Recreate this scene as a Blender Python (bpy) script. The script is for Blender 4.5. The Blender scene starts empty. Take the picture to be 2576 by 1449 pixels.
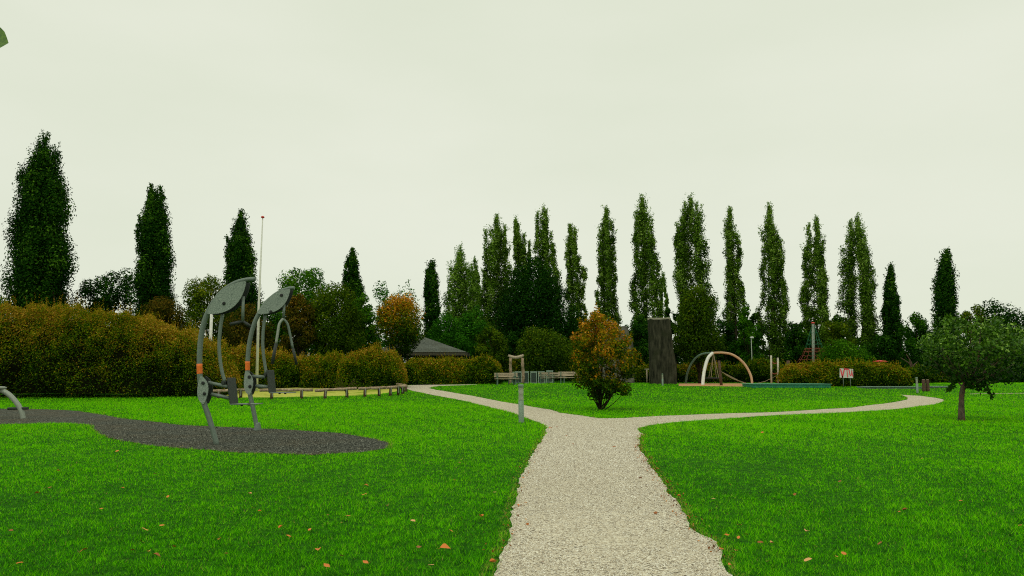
import bpy, math, random
import numpy as np
from mathutils import Vector, Matrix
from mathutils.geometry import delaunay_2d_cdt

random.seed(7)
RNG = np.random.default_rng(11)
SC = bpy.context.scene
COL = SC.collection
R = math.radians

# ------------------------------------------------------------------ camera
CAMH = 1.45
FPX = 1950.0                      # focal length in units of a 2576 px wide frame
PITCH = math.atan(215.0 / FPX)
cd = bpy.data.cameras.new("camera")
cam = bpy.data.objects.new("camera", cd); COL.objects.link(cam)
cam.location = (0, 0, CAMH)
cam.rotation_euler = (math.pi / 2 + PITCH, 0, 0)
cd.sensor_width = 36.0
cd.lens = FPX / 2576 * 36
cd.clip_start = 0.05
cd.clip_end = 2500
SC.camera = cam

# ------------------------------------------------------------------ sky and light (overcast)
SUN_EL, SUN_AZ = R(58), R(200)
w = bpy.data.worlds.new("World"); SC.world = w; w.use_nodes = True
nt = w.node_tree; nt.nodes.clear()
out = nt.nodes.new("ShaderNodeOutputWorld")
bg = nt.nodes.new("ShaderNodeBackground"); bg.inputs["Strength"].default_value = 0.1
sky = nt.nodes.new("ShaderNodeTexSky"); sky.sky_type = 'NISHITA'; sky.sun_disc = False
sky.sun_elevation = SUN_EL; sky.sun_rotation = SUN_AZ
tc = nt.nodes.new("ShaderNodeTexCoord")
mp = nt.nodes.new("ShaderNodeMapping"); mp.inputs["Scale"].default_value = (1.0, 1.0, 3.0)
nz = nt.nodes.new("ShaderNodeTexNoise"); nz.inputs["Scale"].default_value = 1.6; nz.inputs["Detail"].default_value = 5
rp = nt.nodes.new("ShaderNodeValToRGB")
rp.color_ramp.elements[0].position = 0.3; rp.color_ramp.elements[0].color = (0.715, 0.765, 0.61, 1)
rp.color_ramp.elements[1].position = 0.7; rp.color_ramp.elements[1].color = (0.80, 0.83, 0.695, 1)
sc_ = nt.nodes.new("ShaderNodeVectorMath"); sc_.operation = 'SCALE'; sc_.inputs["Scale"].default_value = 10.1
mx = nt.nodes.new("ShaderNodeMix"); mx.data_type = 'RGBA'; mx.inputs["Factor"].default_value = 0.965
nt.links.new(tc.outputs["Generated"], mp.inputs["Vector"]); nt.links.new(mp.outputs["Vector"], nz.inputs["Vector"])
nt.links.new(nz.outputs["Fac"], rp.inputs["Fac"]); nt.links.new(rp.outputs["Color"], sc_.inputs[0])
nt.links.new(sky.outputs["Color"], mx.inputs["A"]); nt.links.new(sc_.outputs["Vector"], mx.inputs["B"])
nt.links.new(mx.outputs["Result"], bg.inputs["Color"]); nt.links.new(bg.outputs["Background"], out.inputs["Surface"])

sl = bpy.data.lights.new("sun", 'SUN'); sl.energy = 0.7; sl.angle = R(45); sl.color = (1.0, 0.97, 0.88)
sun = bpy.data.objects.new("sun", sl); COL.objects.link(sun)
sdir = Vector((math.sin(SUN_AZ) * math.cos(SUN_EL), math.cos(SUN_AZ) * math.cos(SUN_EL), math.sin(SUN_EL)))
sun.rotation_euler = (-sdir).to_track_quat('-Z', 'Y').to_euler()
sun.location = (0, -20, 40)

SC.view_settings.view_transform = 'Standard'
SC.view_settings.look = 'None'
SC.view_settings.exposure = 0.0
SC.view_settings.gamma = 1.0
SC.cycles.filter_width = 1.1
SC.cycles.use_denoising = False      # the photograph is grainy; denoising smears the leaves
SC.cycles.max_bounces = 6; SC.cycles.diffuse_bounces = 4; SC.cycles.transmission_bounces = 3; SC.cycles.sample_clamp_indirect = 4

# ------------------------------------------------------------------ picking helpers (frame 2576 x 1449)
CA, SA = math.cos(PITCH), math.sin(PITCH)
def ray(px, py):
    u, v = px - 1288.0, 724.5 - py
    return Vector((u, FPX * CA - v * SA, FPX * SA + v * CA))
def at(px, py, Y):
    d = ray(px, py); return Vector((0, 0, CAMH)) + d * (Y / d.y)
def hgt(x, y):
    t = np.clip((np.asarray(y, dtype=float) - 38.0) / 24.0, 0, 1)
    x = np.asarray(x, dtype=float)
    return 0.65 * t * t * (3 - 2 * t) + 0.012 * np.sin(x * 0.9 + 1) * np.sin(np.asarray(y) * 0.7)
def gnd(px, py):
    d = ray(px, py)
    lo, hi = 2.0, 2.0
    while hi < 400:
        hi = lo + max(0.05, lo * 0.01)
        p = Vector((0, 0, CAMH)) + d * (hi / d.y)
        if p.z <= float(hgt(p.x, p.y)): break
        lo = hi
    p.z = float(hgt(p.x, p.y)); return p
def ppm(Y): return FPX / Y        # frame pixels per metre at distance Y

# ------------------------------------------------------------------ object helpers
def tag(o, label=None, cat=None, group=None, kind=None):
    if label: o["label"] = label
    if cat: o["category"] = cat
    if group: o["group"] = group
    if kind: o["kind"] = kind
    return o
def thing(name, label, cat, loc=(0, 0, 0), group=None, rz=0.0):
    o = bpy.data.objects.new(name, None); COL.objects.link(o)
    o.location = loc; o.rotation_euler = (0, 0, rz); o.empty_display_size = 0.2
    return tag(o, label, cat, group)
def mesh_obj(name, me, mat, parent=None, smooth=False):
    o = bpy.data.objects.new(name, me); COL.objects.link(o)
    if mat:
        me.materials.append(mat)
    if parent is not None: o.parent = parent
    if smooth: me.polygons.foreach_set("use_smooth", [True] * len(me.polygons))
    return o
def copy_tree(o, parent=None):
    c = o.copy(); COL.objects.link(c); c.parent = parent
    for ch in list(o.children): copy_tree(ch, c)
    return c

class MB:
    """collects geometry in world (or local) coordinates"""
    def __init__(s, off=(0, 0, 0)): s.v = []; s.f = []; s.off = Vector(off)
    def add(s, vs, fs):
        b = len(s.v); s.v += [tuple(Vector(p) - s.off) for p in vs]; s.f += [tuple(b + i for i in f) for f in fs]
    def tube(s, pts, rad, seg=10, cap=True, jit=0.0):
        pts = [Vector(p) for p in pts]; n = len(pts)
        if not hasattr(rad, '__len__'): rad = [rad] * n
        vs = []; ref = None
        for i, p in enumerate(pts):
            t = (pts[min(i + 1, n - 1)] - pts[max(i - 1, 0)]).normalized()
            if ref is None:
                ref = t.orthogonal().normalized()
            ref = (ref - t * ref.dot(t)).normalized(); b = t.cross(ref)
            for k in range(seg):
                a = 2 * math.pi * k / seg
                rr = rad[i] * (1 + jit * (random.random() - 0.5))
                vs.append(p + (ref * math.cos(a) + b * math.sin(a)) * rr)
        fs = [(i * seg + k, i * seg + (k + 1) % seg, (i + 1) * seg + (k + 1) % seg, (i + 1) * seg + k) for i in range(n - 1) for k in range(seg)]
        if cap:
            fs.append(tuple(reversed(range(seg)))); fs.append(tuple((n - 1) * seg + k for k in range(seg)))
        s.add(vs, fs)
    def box(s, c, size, ax=None, bev=0.0):
        """box centred at c, axes ax = (X,Y,Z) unit vectors; chamfered vertical edges when bev"""
        c = Vector(c); X, Y, Z = ax or (Vector((1, 0, 0)), Vector((0, 1, 0)), Vector((0, 0, 1)))
        hx, hy, hz = size[0] / 2, size[1] / 2, size[2] / 2
        if bev <= 0: bev = min(hx, hy, hz) * 0.12
        b = bev
        ring = [(-hx + b, -hy), (hx - b, -hy), (hx, -hy + b), (hx, hy - b), (hx - b, hy), (-hx + b, hy), (-hx, hy - b), (-hx, -hy + b)]
        rin = [(x * (hx - b) / hx, y * (hy - b) / hy) for x, y in ring]
        vs = []
        for rg, z in ((rin, -hz), (ring, -hz + b), (ring, hz - b), (rin, hz)):
            vs += [c + X * x + Y * y + Z * z for x, y in rg]
        fs = [(l * 8 + k, l * 8 + (k + 1) % 8, (l + 1) * 8 + (k + 1) % 8, (l + 1) * 8 + k) for l in range(3) for k in range(8)]
        fs.append(tuple(reversed(range(8)))); fs.append(tuple(24 + k for k in range(8)))
        s.add(vs, fs)
    def prism(s, outline, d):
        """flat polygon (3D points, one plane) thickened along vector d"""
        n = len(outline); o = [Vector(p) for p in outline]; d = Vector(d)
        s.add(o + [p + d for p in o], [tuple(range(n)), tuple(reversed(range(n, 2 * n)))] + [(i, n + i, n + (i + 1) % n, (i + 1) % n) for i in range(n)])
    def lathe(s, c, prof, seg=16):
        c = Vector(c); vs = []
        for r, z in prof:
            for k in range(seg):
                a = 2 * math.pi * k / seg; vs.append(c + Vector((r * math.cos(a), r * math.sin(a), z)))
        n = len(prof)
        fs = [(i * seg + k, i * seg + (k + 1) % seg, (i + 1) * seg + (k + 1) % seg, (i + 1) * seg + k) for i in range(n - 1) for k in range(seg)]
        fs.append(tuple(reversed(range(seg)))); fs.append(tuple((n - 1) * seg + k for k in range(seg)))
        s.add(vs, fs)
    def build(s, name, mat, parent=None, smooth=False):
        me = bpy.data.meshes.new(name); me.from_pydata(s.v, [], s.f); me.validate(); me.update()
        o = mesh_obj(name, me, mat, parent, False)
        if smooth:
            me.polygons.foreach_set("use_smooth", [len(p.vertices) == 4 for p in me.polygons])
        return o
def smooth_path(pts, n=6):
    """Catmull-Rom through the points"""
    P = [Vector(p) for p in pts]; P = [P[0] * 2 - P[1]] + P + [P[-1] * 2 - P[-2]]
    o = []
    for i in range(1, len(P) - 2):
        for k in range(n):
            t = k / n
            o.append(0.5 * ((2 * P[i]) + (P[i + 1] - P[i - 1]) * t + (2 * P[i - 1] - 5 * P[i] + 4 * P[i + 1] - P[i + 2]) * t * t + (3 * P[i] - P[i - 1] - 3 * P[i + 1] + P[i + 2]) * t ** 3))
    o.append(P[-2]); return o

# ------------------------------------------------------------------ materials
def newmat(name):
    m = bpy.data.materials.new(name); m.use_nodes = True
    n = m.node_tree; b = n.nodes["Principled BSDF"]; return m, n, b
def ramp(n, stops):
    r = n.nodes.new("ShaderNodeValToRGB"); e = r.color_ramp.elements
    while len(e) < len(stops): e.new(0.5)
    for i, (p, c) in enumerate(stops):
        e[i].position = p; e[i].color = (*c, 1)
    return r
def foliage(name, stops, rough=0.7, trans=0.25, spec=0.015):
    m, n, b = newmat(name)
    a = n.nodes.new("ShaderNodeAttribute"); a.attribute_name = "v"
    r = ramp(n, stops); n.links.new(a.outputs["Fac"], r.inputs["Fac"]); n.links.new(r.outputs["Color"], b.inputs["Base Color"])
    b.inputs["Roughness"].default_value = rough; b.inputs["Specular IOR Level"].default_value = spec
    if trans > 0:
        t = n.nodes.new("ShaderNodeBsdfTranslucent"); n.links.new(r.outputs["Color"], t.inputs["Color"])
        s = n.nodes.new("ShaderNodeMixShader"); s.inputs[0].default_value = trans
        o = n.nodes["Material Output"]
        n.links.new(b.outputs[0], s.inputs[1]); n.links.new(t.outputs[0], s.inputs[2]); n.links.new(s.outputs[0], o.inputs["Surface"])
    return m
def noisy(name, c1, c2, scale=20, rough=0.7, bump=0.3, metal=0.0, detail=6, stretch=(1, 1, 1), dist=0.01, c3=None, s2=3.0, spec=0.4):
    m, n, b = newmat(name)
    t = n.nodes.new("ShaderNodeTexCoord"); mp = n.nodes.new("ShaderNodeMapping"); mp.inputs["Scale"].default_value = stretch
    z = n.nodes.new("ShaderNodeTexNoise"); z.inputs["Scale"].default_value = scale; z.inputs["Detail"].default_value = detail
    n.links.new(t.outputs["Object"], mp.inputs["Vector"]); n.links.new(mp.outputs["Vector"], z.inputs["Vector"])
    r = ramp(n, [(0.32, c1), (0.68, c2)]); n.links.new(z.outputs["Fac"], r.inputs["Fac"])
    col = r.outputs["Color"]
    if c3:
        z2 = n.nodes.new("ShaderNodeTexNoise"); z2.inputs["Scale"].default_value = s2; z2.inputs["Detail"].default_value = 4
        n.links.new(t.outputs["Object"], z2.inputs["Vector"])
        k = ramp(n, [(0.5, (0, 0, 0)), (0.66, (1, 1, 1))]); n.links.new(z2.outputs["Fac"], k.inputs["Fac"])
        mx = n.nodes.new("ShaderNodeMix"); mx.data_type = 'RGBA'; mx.inputs["B"].default_value = (*c3, 1)
        n.links.new(k.outputs["Color"], mx.inputs["Factor"]); n.links.new(col, mx.inputs["A"]); col = mx.outputs["Result"]
    n.links.new(col, b.inputs["Base Color"])
    b.inputs["Roughness"].default_value = rough; b.inputs["Metallic"].default_value = metal; b.inputs["Specular IOR Level"].default_value = spec
    bp = n.nodes.new("ShaderNodeBump"); bp.inputs["Strength"].default_value = bump; bp.inputs["Distance"].default_value = dist
    n.links.new(z.outputs["Fac"], bp.inputs["Height"]); n.links.new(bp.outputs["Normal"], b.inputs["Normal"])
    return m

def gravel_mat(name, stops, scale, patch, bumpd=0.008, ms=7, lo=0.8, hi=1.15):
    m, n, b = newmat(name)
    t = n.nodes.new("ShaderNodeTexCoord")
    v = n.nodes.new("ShaderNodeTexVoronoi"); v.inputs["Scale"].default_value = scale; v.inputs["Randomness"].default_value = 1
    n.links.new(t.outputs["Object"], v.inputs["Vector"])
    sep = n.nodes.new("ShaderNodeSeparateColor"); n.links.new(v.outputs["Color"], sep.inputs["Color"])
    r = ramp(n, stops); n.links.new(sep.outputs["Red"], r.inputs["Fac"])
    z = n.nodes.new("ShaderNodeTexNoise"); z.inputs["Scale"].default_value = 0.8; z.inputs["Detail"].default_value = 5
    n.links.new(t.outputs["Object"], z.inputs["Vector"])
    k = ramp(n, [(0.42, (0, 0, 0)), (0.7, (1, 1, 1))]); n.links.new(z.outputs["Fac"], k.inputs["Fac"])
    mx = n.nodes.new("ShaderNodeMix"); mx.data_type = 'RGBA'; mx.inputs["B"].default_value = (*patch[0], 1)
    mul = n.nodes.new("ShaderNodeMath"); mul.operation = 'MULTIPLY'; mul.inputs[1].default_value = patch[1]
    n.links.new(k.outputs["Color"], mul.inputs[0]); n.links.new(mul.outputs[0], mx.inputs["Factor"]); n.links.new(r.outputs["Color"], mx.inputs["A"])
    z3 = n.nodes.new("ShaderNodeTexNoise"); z3.inputs["Scale"].default_value = ms; z3.inputs["Detail"].default_value = 12; z3.inputs["Roughness"].default_value = 0.75
    n.links.new(t.outputs["Object"], z3.inputs["Vector"])
    k3 = ramp(n, [(0.3, (lo, lo, lo)), (0.7, (hi, hi, hi * .97))]); n.links.new(z3.outputs["Fac"], k3.inputs["Fac"])
    mm = n.nodes.new("ShaderNodeMix"); mm.data_type = 'RGBA'; mm.blend_type = 'MULTIPLY'; mm.inputs["Factor"].default_value = 1.0
    n.links.new(mx.outputs["Result"], mm.inputs["A"]); n.links.new(k3.outputs["Color"], mm.inputs["B"])
    n.links.new(mm.outputs["Result"], b.inputs["Base Color"]); b.inputs["Roughness"].default_value = 0.95; b.inputs["Specular IOR Level"].default_value = 0.04
    bp = n.nodes.new("ShaderNodeBump"); bp.inputs["Strength"].default_value = 0.8; bp.inputs["Distance"].default_value = bumpd; bp.invert = True
    n.links.new(v.outputs["Distance"], bp.inputs["Height"]); n.links.new(bp.outputs["Normal"], b.inputs["Normal"])
    return m

M = {}
M['soil'] = noisy('turf_soil', (0.008, 0.05, 0.002), (0.03, 0.15, 0.002), 9, 0.95, 0.6, detail=10, dist=0.03, spec=0.05)
M['path'] = gravel_mat('path_gravel', [(0.0, (0.07, 0.055, 0.045)), (0.14, (0.20, 0.165, 0.12)), (0.32, (0.45, 0.38, 0.27)), (0.7, (0.66, 0.59, 0.45)), (1.0, (0.88, 0.85, 0.73))], 72, ((0.56, 0.50, 0.37), 0.40), 0.003, 5, 0.84, 1.12)
M['pad'] = gravel_mat('rubber_granules', [(0.0, (0.02, 0.024, 0.02)), (0.5, (0.075, 0.082, 0.068)), (0.9, (0.15, 0.155, 0.13)), (1.0, (0.32, 0.33, 0.28))], 40, ((0.13, 0.095, 0.05), 0.35), 0.006, 16, 0.1, 1.7)
M['sand'] = noisy('mossy_sand', (0.40, 0.42, 0.06), (0.54, 0.54, 0.12), 6, 0.95, 0.3, c3=(0.25, 0.33, 0.03), s2=0.8, spec=0.05)
M['bark_chips'] = noisy('bark_chips', (0.42, 0.20, 0.09), (0.62, 0.36, 0.19), 30, 0.95, 0.6, spec=0.05)
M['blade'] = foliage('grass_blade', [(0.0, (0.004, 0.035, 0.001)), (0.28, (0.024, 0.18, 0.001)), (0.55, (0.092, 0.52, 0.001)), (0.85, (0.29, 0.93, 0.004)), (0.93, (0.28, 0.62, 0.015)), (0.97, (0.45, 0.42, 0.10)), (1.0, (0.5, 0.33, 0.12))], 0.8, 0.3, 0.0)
M['steel'] = noisy('galvanised_steel', (0.10, 0.135, 0.11), (0.20, 0.25, 0.205), 90, 0.55, 0.05, 0.25, 8, c3=(0.14, 0.175, 0.14), s2=6)
M['steel_light'] = noisy('bright_galvanised_steel', (0.22, 0.25, 0.2), (0.34, 0.38, 0.31), 60, 0.5, 0.05, 0.2)
M['plate'] = noisy('grey_panel', (0.10, 0.14, 0.115), (0.36, 0.42, 0.35), 70, 0.7, 0.05, 0.0, 8)
M['dark'] = noisy('black_rubber', (0.006, 0.008, 0.007), (0.02, 0.024, 0.02), 40, 0.6, 0.1)
M['dark_plate'] = noisy('charcoal_plate', (0.014, 0.02, 0.016), (0.035, 0.045, 0.037), 90, 0.55, 0.1)
M['orange'] = noisy('orange_paint', (0.70, 0.12, 0.008), (0.88, 0.21, 0.015), 40, 0.5, 0.05)
M['log'] = noisy('peeled_log', (0.20, 0.13, 0.075), (0.50, 0.37, 0.25), 9, 0.85, 0.6, stretch=(1, 1, 1), c3=(0.13, 0.12, 0.05), s2=2)
M['wood'] = noisy('weathered_wood', (0.26, 0.21, 0.14), (0.52, 0.43, 0.30), 14, 0.85, 0.4)
M['wood_pale'] = noisy('pale_wood', (0.36, 0.33, 0.24), (0.6, 0.56, 0.44), 12, 0.8, 0.3)
M['wood_brown'] = noisy('brown_wood', (0.05, 0.028, 0.016), (0.13, 0.075, 0.045), 12, 0.85, 0.5)
M['white'] = noisy('white_paint', (0.62, 0.62, 0.54), (0.78, 0.78, 0.70), 8, 0.5, 0.03)
M['red'] = noisy('red_paint', (0.55, 0.02, 0.015), (0.7, 0.05, 0.03), 20, 0.5, 0.03)
M['tan'] = noisy('tan_laminated_wood', (0.42, 0.24, 0.12), (0.62, 0.40, 0.24), 12, 0.6, 0.1)
M['grey_green'] = noisy('grey_green_wood', (0.06, 0.12, 0.085), (0.14, 0.23, 0.16), 12, 0.8, 0.2)
M['green_pad'] = noisy('green_coated_steel', (0.01, 0.13, 0.06), (0.03, 0.28, 0.14), 9, 0.7, 0.2)
M['green_pad_top'] = noisy('pale_green_top', (0.05, 0.24, 0.14), (0.14, 0.40, 0.26), 12, 0.75, 0.2)  # platform rim, a paler green than the frame sides
M['grey_pad'] = noisy('grey_green_edge', (0.10, 0.18, 0.13), (0.24, 0.36, 0.27), 12, 0.75, 0.2)
M['binframe'] = noisy('pale_green_steel', (0.26, 0.37, 0.29), (0.42, 0.54, 0.43), 30, 0.6, 0.1)
M['binpanel'] = noisy('slate_panel', (0.02, 0.036, 0.027), (0.06, 0.09, 0.07), 40, 0.7, 0.2)
M['bollard'] = noisy('bollard_aluminium', (0.13, 0.20, 0.14), (0.24, 0.33, 0.24), 40, 0.55, 0.1, 0.15)
M['bollard_rib'] = noisy('bollard_louvre', (0.38, 0.40, 0.30), (0.52, 0.54, 0.42), 40, 0.5, 0.1)
M['roof'] = noisy('slate_shingles', (0.05, 0.06, 0.05), (0.155, 0.175, 0.14), 9, 0.85, 0.5, stretch=(1, 1, 3), c3=(0.09, 0.10, 0.075), s2=1.5)
M['timber_dark'] = noisy('dark_timber', (0.012, 0.012, 0.008), (0.035, 0.032, 0.022), 12, 0.85, 0.3)
M['timber_mid'] = noisy('brown_timber', (0.03, 0.028, 0.016), (0.09, 0.08, 0.05), 12, 0.85, 0.3)
M['bark'] = noisy('bark', (0.012, 0.010, 0.006), (0.05, 0.04, 0.026), 16, 0.95, 1.0, stretch=(1, 1, 0.3), spec=0.03)
M['bark_grey'] = noisy('grey_bark', (0.04, 0.032, 0.022), (0.15, 0.11, 0.075), 14, 0.95, 1.0, stretch=(1, 1, 0.4), c3=(0.17, 0.085, 0.05), s2=3)
M['twig'] = noisy('twigs', (0.006, 0.006, 0.003), (0.012, 0.014, 0.004), 10, 0.95, 0.5, spec=0.0)
M['stone'] = noisy('weathered_stone', (0.014, 0.016, 0.010), (0.065, 0.064, 0.042), 2.6, 0.9, 0.8, detail=12, dist=0.06, stretch=(2.5, 2.5, 0.5), c3=(0.030, 0.034, 0.018), s2=0.9, spec=0.03)
M['stone_rim'] = noisy('pale_stone_top', (0.22, 0.21, 0.14), (0.40, 0.38, 0.29), 6, 0.9, 0.6)
M['stone_grey'] = noisy('grey_stone', (0.06, 0.058, 0.042), (0.19, 0.18, 0.14), 2.0, 0.9, 0.8, detail=12, dist=0.06)
M['rope_red'] = noisy('red_rope', (0.20, 0.045, 0.025), (0.34, 0.09, 0.05), 30, 0.8, 0.2)
M['rope_green'] = noisy('green_rope', (0.01, 0.10, 0.045), (0.03, 0.2, 0.09), 30, 0.8, 0.2)
M['rope'] = noisy('tan_rope', (0.22, 0.18, 0.10), (0.38, 0.32, 0.2), 30, 0.8, 0.2)
M['sign'] = noisy('white_sign_board', (0.6, 0.6, 0.53), (0.74, 0.74, 0.66), 5, 0.5, 0.03)
M['sign_line'] = noisy('faded_print', (0.36, 0.38, 0.33), (0.48, 0.5, 0.44), 8, 0.6, 0.0)
M['spray'] = noisy('red_spray_paint', (0.72, 0.04, 0.06), (0.85, 0.10, 0.12), 10, 0.6, 0.0)
M['lamp_head'] = noisy('lamp_head_grey', (0.5, 0.52, 0.46), (0.62, 0.64, 0.56), 8, 0.4, 0.0)
G = lambda a, b, c, d: [(0.0, a), (0.4, b), (0.75, c), (1.0, d)]
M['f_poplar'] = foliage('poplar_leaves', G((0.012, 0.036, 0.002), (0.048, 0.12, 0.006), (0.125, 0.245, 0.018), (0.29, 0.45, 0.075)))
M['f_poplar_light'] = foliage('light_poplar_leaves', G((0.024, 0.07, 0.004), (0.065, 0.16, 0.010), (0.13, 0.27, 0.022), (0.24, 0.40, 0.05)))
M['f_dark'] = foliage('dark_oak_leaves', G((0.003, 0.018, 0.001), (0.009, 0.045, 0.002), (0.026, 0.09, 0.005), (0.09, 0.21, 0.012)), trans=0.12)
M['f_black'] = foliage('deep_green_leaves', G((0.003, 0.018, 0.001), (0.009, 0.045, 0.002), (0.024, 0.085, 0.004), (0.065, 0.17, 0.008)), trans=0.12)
M['f_mid'] = foliage('mid_green_leaves', G((0.008, 0.042, 0.001), (0.026, 0.11, 0.002), (0.07, 0.21, 0.005), (0.16, 0.34, 0.015)))
M['f_green'] = foliage('fresh_green_leaves', G((0.010, 0.06, 0.003), (0.022, 0.11, 0.004), (0.045, 0.18, 0.007), (0.10, 0.28, 0.015)))
M['f_olive'] = foliage('olive_leaves', G((0.014, 0.042, 0.002), (0.05, 0.11, 0.003), (0.13, 0.19, 0.005), (0.28, 0.29, 0.012)))
M['f_rust'] = foliage('rust_leaves', G((0.02, 0.03, 0.002), (0.06, 0.065, 0.004), (0.15, 0.095, 0.008), (0.30, 0.15, 0.02)))
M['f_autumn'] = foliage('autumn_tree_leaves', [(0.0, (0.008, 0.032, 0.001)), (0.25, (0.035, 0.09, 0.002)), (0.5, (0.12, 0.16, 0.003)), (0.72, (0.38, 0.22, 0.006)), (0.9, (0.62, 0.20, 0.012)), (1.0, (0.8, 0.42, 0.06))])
M['f_hedge'] = foliage('spirea_leaves', [(0.0, (0.002, 0.012, 0.001)), (0.2, (0.015, 0.05, 0.001)), (0.42, (0.075, 0.165, 0.002)), (0.62, (0.21, 0.24, 0.004)), (0.82, (0.42, 0.21, 0.012)), (1.0, (0.60, 0.40, 0.06))], trans=0.2)
M['f_lime'] = foliage('small_dark_tree_leaves', G((0.005, 0.028, 0.001), (0.024, 0.085, 0.002), (0.095, 0.22, 0.008), (0.32, 0.50, 0.08)), rough=0.45, trans=0.15, spec=0.12)
M['leaf_green'] = noisy('green_leaf', (0.03, 0.10, 0.004), (0.12, 0.24, 0.01), 90, 0.5, 0.1)
for nm, a, b in (('leaf_orange', (0.55, 0.13, 0.015), (0.80, 0.28, 0.05)), ('leaf_yellow', (0.75, 0.38, 0.04), (0.92, 0.58, 0.12)), ('leaf_brown', (0.22, 0.06, 0.01), (0.45, 0.15, 0.03)), ('leaf_pale', (0.62, 0.28, 0.09), (0.85, 0.5, 0.2))):
    M[nm] = noisy(nm, a, b, 50, 0.7, 0.3)
M['stem'] = noisy('dry_twig', (0.05, 0.03, 0.015), (0.12, 0.075, 0.04), 30, 0.9, 0.3)

# ------------------------------------------------------------------ ground, path, pads (one triangulation, sheets laid on it)
def gpoly(pts, n=4, jit=0.0, closed=True):
    P = [gnd(*p) for p in pts]
    o = []
    for i in range(len(P) - (0 if closed else 1)):
        a, b = P[i], P[(i + 1) % len(P)]
        L = (b - a).length; k = max(1, min(60, int(L / max(0.12, 0.012 * a.y))))
        nrm = Vector((-(b - a).y, (b - a).x, 0)).normalized() if L > 0 else Vector((0, 0, 0))
        for j in range(k):
            q = a.lerp(b, j / k)
            e = jit * (0.45 * math.sin(q.x * 9.1 + q.y * 3.3 + 2 * math.sin(q.y * 1.9)) + 0.5 * math.sin(q.x * 3.7 - q.y * 2.9 + 1) + 2.0 * (random.random() - 0.5)) * min(1, 0.4 + q.y / 25)
            o.append((q.x + nrm.x * e, q.y + nrm.y * e))
    return o
MAIN_L = [(1262, 1400), (1285, 1330), (1292, 1290), (1298, 1250), (1306, 1215), (1318, 1190), (1337, 1150), (1355, 1120), (1372, 1092), (1377, 1077), (1362, 1066), (1340, 1058), (1300, 1043), (1240, 1027), (1180, 1011), (1120, 1000), (1080, 993), (1040, 984), (1018, 977)]
FAR_L = [(1016, 971), (1060, 968.5), (1110, 968.3), (1200, 967.6), (1200, 968.6), (1105, 971), (1086, 974), (1078, 977)]
MID = [(1097, 982), (1177, 995), (1243, 1007), (1317, 1020), (1386, 1031), (1409, 1039), (1461, 1046), (1509, 1053), (1561, 1053), (1663, 1047), (1779, 1043), (1918, 1039), (2040, 1032), (2147, 1026), (2219, 1017), (2262, 1010), (2284, 1005), (2281, 999), (2265, 994)]
OUT_R = [(2315, 996.5), (2354, 1001), (2374, 1006), (2371, 1012), (2351, 1018), (2291, 1026), (2219, 1033), (2147, 1037), (2000, 1043), (1900, 1049), (1800, 1056), (1700, 1063), (1640, 1070), (1605, 1077)]
MAIN_R = [(1613, 1095), (1607, 1125), (1622, 1152), (1640, 1182), (1665, 1212), (1690, 1250), (1725, 1300), (1745, 1335), (1790, 1357), (1813, 1387), (1810, 1412)]
poly_path = gpoly([(1243, 1449)] + MAIN_L + FAR_L + MID + OUT_R + MAIN_R + [(1825, 1449)], jit=0.026, closed=False)
# carry the path on behind the viewer
pL, pR = gnd(1243, 1449), gnd(1825, 1449)
poly_path += [(pR.x + 0.15, 3.5), (pR.x + 0.2, -3.0), (pL.x - 0.3, -3.0), (pL.x - 0.15, 3.5)]
PAD = [(-420, 1026), (-150, 1024), (0, 1029), (110, 1030), (195, 1035), (273, 1047), (332, 1057), (449, 1070), (586, 1076), (664, 1080), (781, 1086), (859, 1092), (930, 1103), (976, 1114), (973, 1129), (918, 1140), (781, 1145), (605, 1141), (527, 1133), (391, 1123), (332, 1113), (281, 1105), (245, 1088), (230, 1070), (156, 1065), (0, 1069), (-150, 1075), (-420, 1080)]
poly_pad = gpoly(PAD, jit=0.02)
poly_sand = gpoly([(545, 999), (580, 1001), (760, 999), (900, 995), (960, 991), (1005, 984), (1000, 977), (930, 973), (800, 971), (600, 973), (560, 976)], jit=0.03)
poly_chip = gpoly([(1708, 972), (1800, 972), (1895, 974), (1990, 974.5), (1990, 967), (1890, 965), (1780, 964.5), (1706, 965)], jit=0.02)
poly_soil = gpoly([(2440, 992.5), (2576, 990.2), (2900, 986), (2900, 984.8), (2576, 989), (2440, 991.3)])
POLYS = [poly_path, poly_pad, poly_sand, poly_chip, poly_soil]

def inside(poly, x, y):
    p = np.array(poly); x = np.asarray(x); y = np.asarray(y); r = np.zeros(x.shape, bool)
    j = len(p) - 1
    for i in range(len(p)):
        xi, yi, xj, yj = p[i, 0], p[i, 1], p[j, 0], p[j, 1]
        if yi != yj:
            c = ((yi > y) != (yj > y)) & (x < (xj - xi) * (y - yi) / (yj - yi) + xi)
            r ^= c
        j = i
    return r
pts = []; edges = []
for poly in POLYS:
    b = len(pts); pts += [Vector(p) for p in poly]; edges += [(b + i, b + (i + 1) % len(poly)) for i in range(len(poly))]
y = -6.0
while y < 90:
    st = 1.2 if y < 62 else 4.0
    hw = 30 + abs(y) * 0.95
    x = -hw
    while x < hw:
        pts.append(Vector((x + random.uniform(-.1, .1), y + random.uniform(-.1, .1)))); x += st * (1.6 if y < 35 else 2.0)
    y += st
for Rr in (120, 200, 400, 900, 1600):
    for k in range(28):
        a = 2 * math.pi * k / 28 + Rr; pts.append(Vector((Rr * math.cos(a), Rr * math.sin(a) + 20)))
vv, ee, ff, _, _, _ = delaunay_2d_cdt(pts, edges, [], 0, 1e-5)
V2 = np.array([(p[0], p[1]) for p in vv]); H = hgt(V2[:, 0], V2[:, 1])
V3 = np.column_stack([V2, H])
cen = np.array([V2[list(f)].mean(0) for f in ff])
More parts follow.
